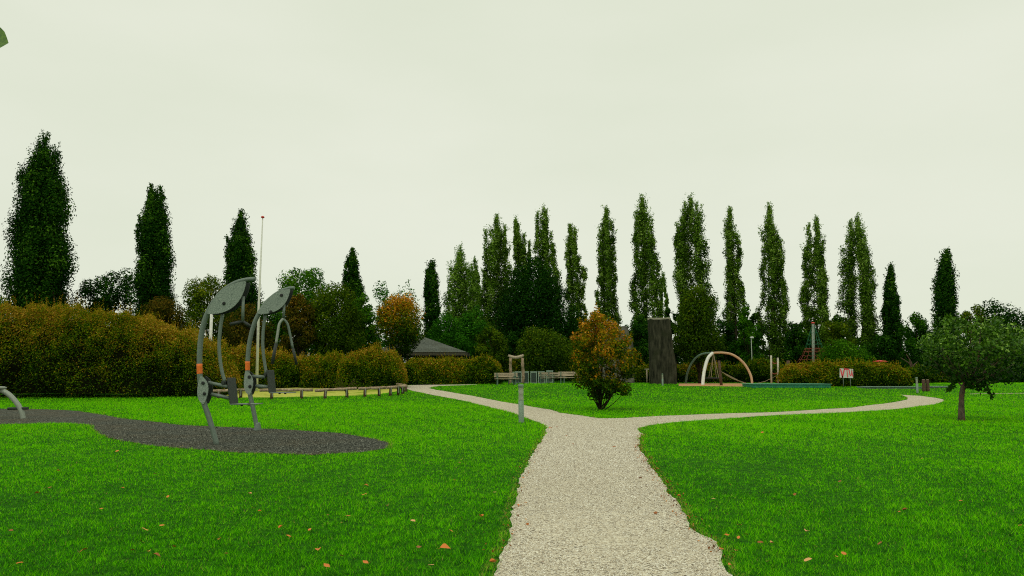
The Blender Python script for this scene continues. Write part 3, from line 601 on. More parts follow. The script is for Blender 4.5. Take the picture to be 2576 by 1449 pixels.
# ---- broad trees behind
def round_prof(cx, top, bot, hw, flat=0.25, lean=0.0):
    o = []
    for i in range(9):
        t = i / 8; s = math.sin(math.pi * min(1, (t * 0.82 + 0.06)) ** 0.8)
        w_ = hw * max(0.18, s); o.append((top + (bot - top) * t, cx - w_ + lean * t, cx + w_ + lean * t))
    return o
BROAD = [
 ('broad_tree', 'wide dark tree standing in front of the left poplars', [(655, 1325, 1350), (690, 1285, 1400), (740, 1262, 1440), (800, 1220, 1460), (860, 1215, 1478), (930, 1240, 1470)], 92, 'f_black', 150, 1.5, 0.2),
 ('broad_tree', 'dark tree with spreading ragged branches left of the second columnar oak', [(690, 300, 330), (715, 215, 350), (750, 196, 350), (790, 196, 352), (900, 200, 350)], 66, 'f_dark', 45, 1.2, 0.35),
 ('broad_tree', 'olive tree with a rounded top left of the nearer exercise machine', [(706, 505, 560), (725, 470, 585), (760, 456, 600), (810, 452, 605), (900, 455, 600)], 64, 'f_olive', 55, 1.3, 0.4),
 ('rust_shrub', 'low rust-brown shrub behind the big left hedge', [(752, 395, 425), (775, 365, 455), (810, 350, 470), (860, 350, 480)], 57, 'f_rust', 35, 1.3, 0.36),
 ('broad_tree', 'bright green loose-topped tree between the two exercise machines on the skyline', [(676, 762, 778), (692, 715, 822), (720, 692, 838), (770, 690, 840), (880, 690, 840)], 78, 'f_mid', 50, 1.0, 0.45),
 ('rust_shrub', 'rust-coloured tall shrub behind the farther exercise machine', [(742, 735, 765), (765, 714, 792), (810, 706, 800), (880, 706, 800)], 62, 'f_rust', 35, 1.3, 0.42),
 ('broad_tree', 'rounded olive tree right of the farther exercise machine', [(724, 815, 870), (745, 785, 905), (790, 770, 920), (840, 768, 925), (900, 775, 920)], 64, 'f_olive', 70, 1.4, 0.33),
 ('rust_shrub', 'rust and green shrub behind the handle of the nearer machine', [(775, 600, 640), (800, 575, 665), (840, 560, 690), (890, 560, 700)], 62, 'f_rust', 40, 1.3, 0.36),
 ('green_shrub', 'dark green shrub behind the flagpole foot', [(760, 660, 690), (800, 630, 720), (850, 620, 740), (900, 620, 740)], 66, 'f_mid', 40, 1.3, 0.3),
 ('green_shrub', 'green shrub filling the gap left of the round orange-topped tree', [(742, 895, 925), (780, 880, 945), (830, 875, 955), (890, 880, 955)], 68, 'f_mid', 35, 1.3, 0.42),
 ('willow_tree', 'thin pale willow rising behind the round orange-topped tree', [(727, 930, 1000), (750, 925, 1052), (790, 930, 1062), (880, 935, 1062)], 82, 'f_green', 40, 0.5, 0.5),
 ('green_shrub', 'fresh green shrub behind the pavilion roof', [(795, 1090, 1130), (820, 1075, 1160), (860, 1070, 1185), (930, 1075, 1185)], 76, 'f_green', 50, 1.3, 0.38),
 ('green_shrub', 'tall fresh green shrub with an upright tip right of the pavilion', [(772, 1198, 1204), (800, 1160, 1222), (840, 1140, 1240), (930, 1140, 1245)], 80, 'f_green', 55, 1.3, 0.36),
 ('green_shrub', 'olive green shrub behind the clipped hedge left of the log gate', [(828, 1215, 1245), (850, 1195, 1270), (890, 1188, 1285), (940, 1190, 1285)], 72, 'f_olive', 45, 1.4, 0.3),
 ('broad_tree', 'dark tree filling the space behind the log gate', [(840, 1270, 1300), (860, 1255, 1330), (900, 1250, 1340), (950, 1255, 1340)], 84, 'f_black', 40, 1.5, 0.35),
 ('weeping_tree', 'light green spreading tree behind the rubbish bins and benches', [(838, 1335, 1390), (852, 1305, 1435), (880, 1292, 1452), (905, 1295, 1455), (925, 1310, 1450)], 71, 'f_olive', 75, 1.5, 0.32),
 ('broad_tree', 'rounded olive green tree right of the stone pillar', [(727, 1735, 1765), (745, 1708, 1790), (790, 1696, 1806), (840, 1692, 1818), (885, 1698, 1822), (905, 1715, 1805)], 63, 'f_olive', 120, 1.5, 0.30),
 ('broad_tree', 'dark tree low between the stone pillar and the orange-leaved bush', [(800, 1590, 1625), (840, 1572, 1645), (900, 1570, 1650), (958, 1575, 1650)], 90, 'f_black', 45, 1.4, 0.36),
 ('broad_tree', 'dark green tree behind the street lamp', [(770, 1868, 1884), (800, 1855, 1905), (850, 1850, 1920), (955, 1850, 1920)], 94, 'f_mid', 50, 1.3, 0.28),
 ('broad_tree', 'dark tree behind the tan swing arch', [(810, 1800, 1840), (850, 1790, 1860), (900, 1785, 1865), (955, 1790, 1862)], 96, 'f_black', 40, 1.5, 0.3),
 ('green_shrub', 'dark shrub between the ladder posts and the rope pyramid', [(815, 1985, 2010), (840, 1975, 2040), (890, 1970, 2045), (955, 1975, 2045)], 92, 'f_dark', 50, 1.4, 0.35),
 ('green_shrub', 'yellowish green tree in the gap right of the rope pyramid', [(812, 2075, 2100), (830, 2068, 2140), (870, 2062, 2155), (950, 2065, 2155)], 90, 'f_olive', 50, 1.3, 0.36),
 ('green_shrub', 'bright green shrub right of the rope pyramid above the hedge', [(865, 2090, 2140), (880, 2068, 2180), (910, 2060, 2200), (950, 2065, 2200)], 74, 'f_mid', 45, 1.4, 0.40),
 ('green_shrub', 'dark green shrub below the right end of the poplar row', [(850, 2190, 2230), (880, 2170, 2260), (920, 2165, 2270), (955, 2170, 2270)], 80, 'f_black', 45, 1.5, 0.35),
 ('broad_tree', 'small dark tree in the gap between the two right columnar oaks', [(792, 2285, 2310), (815, 2270, 2335), (860, 2262, 2350), (950, 2268, 2350)], 88, 'f_mid', 50, 1.4, 0.25),
 ('broad_tree', 'olive topped tree right of the far right columnar oak', [(775, 2430, 2460), (795, 2415, 2490), (850, 2410, 2500), (950, 2412, 2500)], 84, 'f_olive', 55, 1.4, 0.32),
 ('broad_tree', 'dark ragged tree at the far right edge of the skyline', [(762, 2478, 2500), (775, 2470, 2535), (800, 2475, 2572), (850, 2465, 2620), (955, 2465, 2640)], 80, 'f_dark', 75, 1.2, 0.35),
 ('broad_tree', 'dark tree running out of the right side of the frame', [(800, 2600, 2680), (850, 2560, 2720), (955, 2550, 2740)], 78, 'f_black', 50, 1.4, 0.35),
 ('green_shrub', 'dense dark shrub behind the crown of the small tree on the right', [(850, 2330, 2400), (880, 2300, 2430), (960, 2300, 2440)], 76, 'f_black', 50, 1.5, 0.35),
 ('green_shrub', 'dense dark shrub behind the trees at the far right lawn edge', [(850, 2480, 2560), (880, 2450, 2620), (961, 2450, 2700)], 71, 'f_black', 65, 1.7, 0.35),
 ('green_shrub', 'dark shrub low behind the orange-leaved bush', [(840, 1470, 1560), (880, 1440, 1600), (958, 1440, 1600)], 86, 'f_black', 55, 1.5, 0.35),
 ('broad_tree', 'dark tree low in the gap between the split-topped poplar and the slender poplar', [(812, 1476, 1496), (845, 1462, 1512), (955, 1462, 1512)], 118, 'f_dark', 35, 1.4, 0.35),
 ('broad_tree', 'dark tree low in the gap left of the tallest poplar', [(822, 1562, 1590), (850, 1548, 1606), (955, 1550, 1604)], 118, 'f_mid', 35, 1.4, 0.25),
 ('broad_tree', 'dark tree low in the gap right of the stone pillar', [(775, 1676, 1700), (810, 1662, 1714), (955, 1664, 1712)], 118, 'f_black', 35, 1.4, 0.35),
 ('broad_tree', 'low tree in the gap between the pinched poplar and the ragged poplar', [(790, 1888, 1914), (825, 1878, 1928), (955, 1880, 1925)], 118, 'f_dark', 35, 1.4, 0.35),
 ('broad_tree', 'low bluish-dark tree just left of the rope pyramid mast', [(815, 1990, 2030), (845, 1978, 2045), (955, 1980, 2045)], 118, 'f_black', 40, 1.4, 0.32),
 ('broad_tree', 'low tree in the gap between the airy poplar and the notched poplar', [(800, 2085, 2128), (830, 2076, 2142), (955, 2078, 2140)], 118, 'f_dark', 40, 1.4, 0.4),
 ('broad_tree', 'dark tree low between the right columnar oaks and the skyline', [(838, 2300, 2345), (870, 2290, 2365), (955, 2290, 2365)], 104, 'f_black', 40, 1.4, 0.35),
 ('broad_tree', 'low dark tree filling the gap right of the small dark columnar oak near the pavilion', [(830, 1105, 1130), (860, 1050, 1160), (950, 1050, 1160)], 104, 'f_dark', 40, 1.4, 0.35),
 ('green_shrub', 'green shrub above the left hedge at the frame edge', [(730, -60, -20), (750, -80, 10), (800, -90, 25), (860, -90, 30)], 58, 'f_mid', 35, 1.3, 0.4),
]
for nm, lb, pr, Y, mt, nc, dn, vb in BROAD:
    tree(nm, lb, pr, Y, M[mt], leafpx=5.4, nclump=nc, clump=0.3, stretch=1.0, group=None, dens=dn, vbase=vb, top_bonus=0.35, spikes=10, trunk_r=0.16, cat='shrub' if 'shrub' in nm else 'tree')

# ---- autumn trees, each with a crown of visible leaves
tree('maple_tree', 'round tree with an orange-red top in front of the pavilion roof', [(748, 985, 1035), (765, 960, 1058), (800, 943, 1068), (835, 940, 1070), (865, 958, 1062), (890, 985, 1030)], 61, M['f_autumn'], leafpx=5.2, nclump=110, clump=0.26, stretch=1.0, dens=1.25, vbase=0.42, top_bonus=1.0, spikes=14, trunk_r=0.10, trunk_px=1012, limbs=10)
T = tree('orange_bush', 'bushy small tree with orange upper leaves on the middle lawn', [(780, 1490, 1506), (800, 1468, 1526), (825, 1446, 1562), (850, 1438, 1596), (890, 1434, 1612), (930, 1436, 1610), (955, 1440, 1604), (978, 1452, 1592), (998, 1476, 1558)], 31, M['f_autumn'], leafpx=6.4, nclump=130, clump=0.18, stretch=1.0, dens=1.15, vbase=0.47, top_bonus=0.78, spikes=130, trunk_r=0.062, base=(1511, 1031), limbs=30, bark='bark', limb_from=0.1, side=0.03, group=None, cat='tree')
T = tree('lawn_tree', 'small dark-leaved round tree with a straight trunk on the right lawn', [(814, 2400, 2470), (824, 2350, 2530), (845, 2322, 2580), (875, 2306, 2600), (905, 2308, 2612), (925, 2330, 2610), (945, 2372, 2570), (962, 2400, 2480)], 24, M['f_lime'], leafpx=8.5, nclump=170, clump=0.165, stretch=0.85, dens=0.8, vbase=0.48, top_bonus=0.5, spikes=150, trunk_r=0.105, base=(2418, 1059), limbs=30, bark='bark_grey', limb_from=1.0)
b = T.location
def droop(pts_):
    """hanging sprays belong to the lawn tree's crown"""
    for p0, p1 in pts_:
        C = []
        for t in np.linspace(0, 1, 26):
            q = at(p0[0] + (p1[0] - p0[0]) * t, p0[1] + (p1[1] - p0[1]) * t, b.y - 0.3)
            for _ in range(4): C.append(np.array(q) + RNG.normal(0, 0.04, 3))
        C = np.array(C); q = leaves(C, np.full(len(C), 0.12)) - np.array(b)
        mesh_obj('hanging_spray', fast_mesh('hanging_spray', q, 4, np.clip(RNG.normal(.35, .12, len(C)), 0, 1)), M['f_lime'], T)

droop([((2412, 950), (2384, 982)), ((2445, 948), (2468, 982)), ((2462, 945), (2496, 1000)), ((2430, 950), (2446, 976))])

# ---- far wood behind the park, one mass
def far_wood():
    n = 190000; px = RNG.uniform(-500, 3050, n)
    top = 852 + 12 * np.sin(px / 37) + 9 * np.sin(px / 17 + 2) + 14 * np.sin(px / 96 + 1) + 5 * np.sin(px / 7.3)
    py = top + (958 - top) * RNG.random(n) ** 1.15; Y = 140 + RNG.uniform(-4, 4, n) + 3 * np.sin(px / 23)
    v = 724.5 - py; f = Y / (FPX * CA - v * SA)
    P = np.column_stack([(px - 1288) * f, Y, CAMH + (FPX * SA + v * CA) * f])
    val = 0.36 + 0.12 * np.sin(px / 41 + 1) * np.sin(py / 13) + 0.1 * np.sin(px / 11) * np.sin(py / 7) + RNG.normal(0, .15, n) + 0.2 * (1 - (py - top) / 90)
    me = fast_mesh('far_wood', leaves(P, RNG.uniform(.25, .55, n), up=.4), 4, np.clip(val, 0, 1))
    tag(mesh_obj('far_wood', me, M['f_dark']), 'distant dark green wood behind the poplars', 'wood', kind='stuff')
far_wood()
# ------------------------------------------------------------------ hedges
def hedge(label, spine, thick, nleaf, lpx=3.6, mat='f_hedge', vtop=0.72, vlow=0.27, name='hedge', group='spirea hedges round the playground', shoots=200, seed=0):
    B = [gnd(p[0], p[1]) for p in spine]
    TZ = [at(p[0], p[2], g.y + thick * 0.35).z for p, g in zip(spine, B)]
    seg = [0]
    for i in range(1, len(B)): seg.append(seg[-1] + (B[i] - B[i - 1]).length)
    seg = np.array(seg); Bx = np.array([v.x for v in B]); By = np.array([v.y for v in B]); Bz = np.array([v.z for v in B]); TZ = np.array(TZ)
    c = Vector((float(np.mean(Bx)), float(np.mean(By)) + thick / 2, float(np.mean(Bz))))
    T = thing(name, label, 'hedge', c, group)
    def surf(s, phi, rad):
        x = np.interp(s, seg, Bx); y = np.interp(s, seg, By); z0 = np.interp(s, seg, Bz); zt = np.interp(s, seg, TZ)
        h = zt - z0
        end = np.minimum(1, np.minimum(s, seg[-1] - s) / (thick * 0.35)); end = np.sqrt(np.clip(1 - (1 - end) ** 2, 0, 1))
        e = 0.25 + 0.75 * end
        f = min(1.0, 2.2 / float(np.mean(TZ - Bz)));  lump = 0.96 + f * (0.04 * np.sin(s * 1.1 + seed) + 0.04 * np.sin(s * 2.7 + phi * 3 + seed) + 0.04 * np.sin(phi * 6 + s * 4.7) + 0.03 * np.sin(s * 9 + phi * 11))
        cx, sn = np.cos(phi), np.sin(phi); hv = sn * h
        bul = 0.085 * thick * (np.sin(s * 1.35 + 1.2 * np.sin(hv * 1.1 + seed) + seed) * np.sin(hv * 1.7 + 1.5 * np.sin(s * 0.8 + seed)) + 0.6 * np.sin(s * 3.3 + 1.6 * np.sin(hv * 2.3)) * np.sin(hv * 3.6 + 1.4 * np.sin(s * 2.4 + seed)))
        px_ = -np.sign(cx) * np.abs(cx) ** 0.75; pz = sn ** 0.72
        r = rad * lump
        return np.column_stack([x + 0 * r, y + thick / 2 + px_ * thick / 2 * r * e + bul * np.abs(cx), z0 + pz * h * r * (0.35 + 0.65 * end)]), pz, h
    n = int(nleaf * 1.7); s = RNG.uniform(0, seg[-1], n); phi = np.pi * np.clip(RNG.beta(1.0, 1.35, n), 0.0, 0.98); rad = 1.02 - np.abs(RNG.normal(0, 0.055, n))
    P, pz, h = surf(s, np.maximum(phi, 1e-3), rad); P += RNG.normal(0, 0.05, P.shape)
    k = 1 / ppm(float(np.mean(By)))
    hole = np.sin(s * 3.3 + 1.8 * np.sin(pz * h * 2.7 + seed)) * np.sin(pz * h * 4.1 + 1.8 * np.sin(s * 2.1 + seed)); rad2 = np.where((hole > 0.25) & (RNG.random(n) < 0.6) & (pz < .93), 0.93, 1.0); P = P * 1.0; P[:, 1] += (1 - rad2) * thick * 0.9
    hz = pz * h; patch = 0.10 * np.sin(s * 2.3 + 1.4 * np.sin(hz * 2.1 + seed) + seed) * np.sin(hz * 2.9 + 1.3 * np.sin(s * 1.6)) + 0.09 * np.sin(s * 0.83 + 1.7 * np.sin(hz * 1.1) + seed * 2) + 0.08 * np.sin(s * 6.1 + 2 * np.sin(hz * 5 + 1)) * np.sin(hz * 7.3 + 2 * np.sin(s * 4.4)) - 0.03
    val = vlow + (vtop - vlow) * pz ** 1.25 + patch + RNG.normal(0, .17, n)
    q = [leaves(P, lpx * 1.2 * k * RNG.uniform(0.6, 1.3, n), up=0.5)]; vals = [val]
    m = shoots * 12                                            # upright shoots along the top
    ss = np.repeat(RNG.uniform(0, seg[-1], shoots), 12); ph = np.repeat(RNG.uniform(0.9, 2.0, shoots), 12)
    lx = np.repeat(RNG.normal(0, .25, shoots), 12); L = np.repeat(RNG.uniform(0.10, 0.62, shoots) ** 1.0, 12) * (thick / 3)
    S, _, _ = surf(ss, ph, np.ones(m)); t = np.tile(np.linspace(0, 1, 12), shoots)
    S += np.column_stack([lx * L * t, np.zeros(m), L * t]) + RNG.normal(0, 0.018, (m, 3))
    q.append(leaves(S, np.full(m, lpx * k * 0.8))); vals.append(vtop + RNG.normal(0.02, .12, m))
    q = np.concatenate(q) - np.array(c)
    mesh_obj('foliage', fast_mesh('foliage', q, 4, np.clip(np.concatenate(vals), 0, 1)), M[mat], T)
    # dense twig core
    ns, npnt = max(10, int(seg[-1] / 0.8)), 12
    g = MB(off=c); vs = []
    for i in range(ns):
        sv = seg[-1] * (0.02 + 0.96 * i / (ns - 1))
        A, _, _ = surf(np.full(npnt, sv), np.linspace(0.02, np.pi - 0.02, npnt), np.full(npnt, 0.84))
        vs += [Vector(a) for a in A]
    fs = [(i * npnt + j, (i + 1) * npnt + j, (i + 1) * npnt + j + 1, i * npnt + j + 1) for i in range(ns - 1) for j in range(npnt - 1)]
    fs += [tuple(range(npnt)), tuple(reversed(range((ns - 1) * npnt, ns * npnt)))]
    g.add(vs, fs); g.build('twigs', M['twig'], T)
    return T
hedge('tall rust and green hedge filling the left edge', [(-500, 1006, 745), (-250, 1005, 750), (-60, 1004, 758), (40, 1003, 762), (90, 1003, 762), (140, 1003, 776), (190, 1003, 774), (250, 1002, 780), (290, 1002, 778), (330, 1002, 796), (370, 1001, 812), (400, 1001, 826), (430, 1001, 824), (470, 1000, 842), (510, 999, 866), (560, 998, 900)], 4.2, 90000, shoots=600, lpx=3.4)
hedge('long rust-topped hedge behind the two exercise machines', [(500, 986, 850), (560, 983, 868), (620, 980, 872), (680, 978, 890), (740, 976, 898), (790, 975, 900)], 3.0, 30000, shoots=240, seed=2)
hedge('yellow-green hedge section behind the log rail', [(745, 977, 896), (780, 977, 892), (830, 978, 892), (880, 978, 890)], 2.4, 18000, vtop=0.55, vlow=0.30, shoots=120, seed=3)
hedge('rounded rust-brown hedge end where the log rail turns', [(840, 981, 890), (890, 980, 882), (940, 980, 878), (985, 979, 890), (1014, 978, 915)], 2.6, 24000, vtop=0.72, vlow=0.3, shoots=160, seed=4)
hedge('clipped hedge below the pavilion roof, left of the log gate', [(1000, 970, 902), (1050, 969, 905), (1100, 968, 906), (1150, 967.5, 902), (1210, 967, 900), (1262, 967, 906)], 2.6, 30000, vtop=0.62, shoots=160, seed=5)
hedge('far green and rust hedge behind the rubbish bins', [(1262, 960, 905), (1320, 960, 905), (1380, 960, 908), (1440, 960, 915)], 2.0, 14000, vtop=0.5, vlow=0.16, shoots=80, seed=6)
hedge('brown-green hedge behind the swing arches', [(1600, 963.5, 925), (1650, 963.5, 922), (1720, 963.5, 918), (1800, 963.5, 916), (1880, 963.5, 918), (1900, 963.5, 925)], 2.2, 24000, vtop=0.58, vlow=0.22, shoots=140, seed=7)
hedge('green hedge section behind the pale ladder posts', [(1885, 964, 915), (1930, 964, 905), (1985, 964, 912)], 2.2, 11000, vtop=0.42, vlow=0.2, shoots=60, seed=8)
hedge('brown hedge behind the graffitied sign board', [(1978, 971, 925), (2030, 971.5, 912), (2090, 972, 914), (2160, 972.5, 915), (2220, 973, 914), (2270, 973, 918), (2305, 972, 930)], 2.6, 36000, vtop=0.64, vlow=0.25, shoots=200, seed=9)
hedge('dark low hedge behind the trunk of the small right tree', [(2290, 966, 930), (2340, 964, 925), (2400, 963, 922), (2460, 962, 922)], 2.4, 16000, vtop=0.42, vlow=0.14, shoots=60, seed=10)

# small orange-tipped plant by the rail
pb = gnd(868, 985)
T = thing('small_plant', 'small leafy plant with orange tips behind the log rail', 'plant', pb)
m = MB(off=pb); C = []; V = []
for k in range(16):
    e = at(random.uniform(836, 902), random.uniform(944, 974), pb.y); m.tube(smooth_path([pb, pb.lerp(e, .5) + Vector((0, 0, .12)), e], 3), 0.012, 5)
    for t in np.linspace(.35, 1, 12):
        C.append(np.array(pb.lerp(e, t) + Vector((0, 0, .1))) + RNG.normal(0, .05, 3)); V.append(0.9 if (e.z > pb.z + .8 and t > .8) else 0.35)
m.build('stem', M['stem'], T)
mesh_obj('foliage', fast_mesh('foliage', leaves(np.array(C), np.full(len(C), .13)) - np.array(pb), 4, np.array(V)), M['f_autumn'], T)

# ------------------------------------------------------------------ exercise machines
def crop(cx, cy): return (442.7 + 0.3335 * cx, 670.8 + 0.3335 * cy)
def machine(label, base, S):
    b = gnd(*crop(*base)); yaw = R(3)
    wv = Vector((math.sin(yaw), math.cos(yaw), 0)); uv = Vector((math.cos(yaw), -math.sin(yaw), 0)); Z = Vector((0, 0, 1))
    def pl(c, off=0.0):               # picture point -> machine plane, shifted sideways
        d = ray(*crop(*c)); o = Vector((0, 0, CAMH)); t = (b - o).dot(wv) / d.dot(wv); return o + d * t + wv * off
    kk = b.y / FPX * 0.3335           # metres per crop px
    T = thing('exercise_machine', label, 'exercise machine', b, 'curved grey exercise machines on the rubber pad')
    post = smooth_path([pl(p) for p in S['post']], 5); n = len(post); rr = S['r'] * kk
    post[0] = post[0] + Vector((0, 0, -0.06))
    m = MB(off=b); m.tube(post, [rr * (1.0 - 0.22 * max(0, i / n - 0.6) / 0.4) for i in range(n)], 16); m.build('post', M['steel'], T, True)
    if S.get('foot'):
        m = MB(off=b); m.lathe(b, [(rr * 1.9, -0.02), (rr * 1.8, 0.02), (rr * 1.15, 0.16), (rr * 1.02, 0.2)], 14); m.build('foot', M['steel'], T, True)
    # orange band follows the tube
    y0, y1 = S['band']; bp_ = [p for p in post]; zt, zb = pl((S['bx'], y0)).z, pl((S['bx'], y1)).z
    mid = [p for p in post if zb <= p.z <= zt]
    def onz(z):
        for i in range(n - 1):
            if post[i].z <= z <= post[i + 1].z: return post[i].lerp(post[i + 1], (z - post[i].z) / (post[i + 1].z - post[i].z))
    m = MB(off=b); m.tube([onz(zb)] + mid + [onz(zt)], rr * 1.06, 18); m.build('orange_band', M['orange'], T, True)
    def lens(pts_, offs, th, nm, mat):
        o = smooth_path([pl(p) for p in pts_] + [pl(pts_[0])], 6)[:-1]
        mm = MB(off=b); mm.prism([p + wv * offs for p in o], wv * th); return mm.build(nm, mat, T)
    def lens2(A, B_, up, dn, offs, nm, mat, th=0.022):
        """almond shaped plate from A to B with bulge control points"""
        q = lambda P0, P1, P2, t: ((1 - t) ** 2 * P0[0] + 2 * t * (1 - t) * P1[0] + t * t * P2[0], (1 - t) ** 2 * P0[1] + 2 * t * (1 - t) * P1[1] + t * t * P2[1])
        o = [pl(q(A, up, B_, t)) for t in np.linspace(0.02, 0.98, 16)] + [pl(q(B_, dn, A, t)) for t in np.linspace(0.02, 0.98, 16)]
        mm = MB(off=b); mm.prism([p + wv * offs for p in o], wv * th); return mm.build(nm, mat, T)
    for offs, mat in ((-rr - 0.028, M['plate']), (rr + 0.10, M['dark_plate'])): lens2(*S['lens'], offs, 'panel', mat)
    for offs, mat in ((-rr - 0.028, M['plate']), (rr + 0.08, M['dark_plate'])): lens2(*S['low'], offs, 'bracket_plate', mat)
    for c in S['bolts']:
        p = pl(c, -rr - 0.028); mm = MB(off=b); mm.tube([p + wv * 0.005, p - wv * 0.018, p - wv * 0.028], [12 * kk, 12 * kk, 8 * kk], 12); mm.build('bolt', M['dark'], T, True)
    mm = MB(off=b); mm.tube(smooth_path([pl(c, 0.05) for c in S['rod']], 5), S['rodr'] * kk, 12); mm.build('push_rod', M['steel'], T, True)
    mm = MB(off=b); p = pl(S['clamp'], 0.05); mm.box(p, (0.10, 0.09, 0.11), (uv, wv, Z), 0.015); mm.tube([p - wv * .07, p + wv * .07], 0.03, 10); mm.build('hinge', M['dark_plate'], T)
    for a, c in S['arms']:
        mm = MB(off=b); mm.tube([pl(a, 0.03), pl(c, 0.03)], 13 * kk, 12); mm.build('lever_arm', M['steel'], T, True)
    # seat: back plate and footrest plate square to the machine's plane
    t0, t1, f0, f1 = S['plate']; hw = 0.20
    A, B_ = pl(t0, 0.0), pl(f0, 0.0); Xa = uv; up = (A - B_).normalized(); cen_ = (A + B_) / 2
    nrm = wv.cross(up).normalized()
    mm = MB(off=b); mm.box(cen_ + wv * hw, (S.get('pw', 0.42), 0.02, (A - B_).length), (wv, nrm, up), 0.006); mm.build('back_plate', M['dark_plate'], T)
    C0 = pl(f1, 0.0); d = (C0 - B_); L = d.length; d.normalize()
    mm = MB(off=b); mm.box((B_ + C0) / 2 + wv * hw + Z * -0.005, (L, S.get('pw', 0.42), 0.02), (d, wv, d.cross(wv)), 0.006); mm.build('seat_plate', M['steel'], T)
    for c in S['sb']:
        p = pl(c, 0.06); mm = MB(off=b); mm.tube([p + Z * 0.03, p - Z * 0.01, p - Z * 0.018], [0.03, 0.03, 0.018], 10); mm.build('bolt', M['dark'], T, True)
    S['handle'](T, pl, wv, uv, kk, b)
    return T
def handleA(T, pl, wv, uv, kk, b):
    m = MB(off=b); m.tube([pl((507, 225)), pl((505, 330)), pl((504, 412))], [11 * kk, 11 * kk, 11 * kk], 12); m.build('hanging_tube', M['steel'], T, True)
    c = pl((508, 412)); e1 = pl((412, 436)); e1 = e1 - wv * 0.03; e2 = pl((548, 452)) + wv * 0.1
    j = c.lerp(e1, 0.0)
    for e, nm in ((e1, 'handle'), (e2, 'handle')):
        m = MB(off=b); q = c.lerp(e, .3); m.tube([c, q, q + (e - q) * 0.01, e], [10 * kk, 10 * kk, 12.5 * kk, 12.5 * kk], 12); m.build(nm, M['dark_plate'], T, True)
def handleB(T, pl, wv, uv, kk, b):
    m = MB(off=b); m.tube([pl((815, 285)), pl((812, 385))], 10 * kk, 12); m.build('hanging_tube', M['steel'], T, True)
    apx = pl((808, 392)); lft = [pl((785, 432), -.05), pl((776, 500), -.08), pl((765, 582), -.1)]
    m = MB(off=b); m.tube(smooth_path([apx] + lft, 4), 10 * kk, 12); m.build('handle_tube', M['steel_light'], T, True)
    m = MB(off=b); m.tube([pl((765, 582), -.1), pl((752, 660), -.12), pl((742, 735), -.14)], 12 * kk, 12); m.build('handle_grip', M['dark_plate'], T, True)
    m = MB(off=b); m.tube(smooth_path([apx, pl((836, 432), .05), pl((852, 510), .08), pl((872, 615), .1)], 4), 9 * kk, 12); m.build('handle_tube', M['steel'], T, True)
    m = MB(off=b); m.tube([pl((872, 615), .1), pl((896, 738), .14)], 10 * kk, 12); m.build('handle_grip', M['dark_plate'], T, True)
machine('nearer curved grey exercise machine with a short T-shaped hanging handle', (310, 1348), dict(
    post=[(310, 1348), (276, 1230), (243, 1120), (212, 1030), (188, 910), (178, 780), (179, 650), (189, 530), (211, 425), (245, 335), (300, 245), (368, 172), (448, 122), (528, 99), (602, 92)], r=19.5, bx=178, band=(733, 808),
    lens=((243, 360), (540, 112), (330, 125), (500, 372)), low=((196, 822), (222, 1038), (300, 880), (140, 1000)), bolts=[(375, 280), (218, 878), (228, 958)],
    rod=[(344, 360), (326, 470), (318, 600), (327, 720), (344, 810), (362, 866)], rodr=13, clamp=(356, 880), arms=[((240, 875), (388, 906)), ((262, 962), (402, 992))],
    plate=((386, 838), None, (408, 1037), (600, 1036)), sb=[(488, 1046), (543, 1042)], handle=handleA))
machine('farther curved grey exercise machine with a long forked hanging handle', (615, 1237), dict(
    post=[(615, 1237), (592, 1120), (568, 1010), (547, 900), (540, 780), (545, 650), (561, 540), (590, 432), (628, 350), (680, 276), (740, 218), (800, 182), (850, 164), (894, 160)], r=16.5, bx=541, band=(715, 782), foot=True,
    lens=((620, 358), (870, 168), (690, 190), (840, 372)), low=((532, 786), (565, 968), (630, 830), (500, 950)), bolts=[(805, 218), (725, 343), (563, 832), (568, 903)],
    rod=[(668, 366), (656, 450), (649, 550), (653, 650), (665, 740), (676, 804)], rodr=11.5, clamp=(674, 815), arms=[((575, 828), (672, 832)), ((600, 900), (702, 908))],
    plate=((690, 780), None, (706, 950), (865, 950)), sb=[(775, 957), (818, 957)], handle=handleB, pw=0.50))

# third machine, mostly outside the left edge
b3 = gnd(59, 1053)
T = thing('exercise_machine', 'low curved grey exercise machine with a disc seat cut by the left edge', 'exercise machine', b3, 'curved grey exercise machines on the rubber pad')
g = lambda x, y: at(x, y, b3.y)
m = MB(off=b3); m.tube(smooth_path([g(59, 1056), g(54, 1035), g(43, 1015), (g(23, 993)), g(-2, 980), g(-40, 972), g(-90, 975), g(-125, 1000), g(-140, 1050)], 5), 0.078, 14); m.build('frame', M['steel_light'], T, True)
m = MB(off=b3); m.lathe(g(-14, 979), [(0.06, -0.03), (0.30, 0.0), (0.34, 0.03), (0.335, 0.06), (0.27, 0.085), (0.1, 0.095)], 24); m.build('seat', M['steel_light'], T, True)
m = MB(off=b3); p0, p1 = g(20, 1028), g(71, 1027); m.tube([p0, p1], 0.045, 12); m.build('foot_bar', M['dark_plate'], T, True)

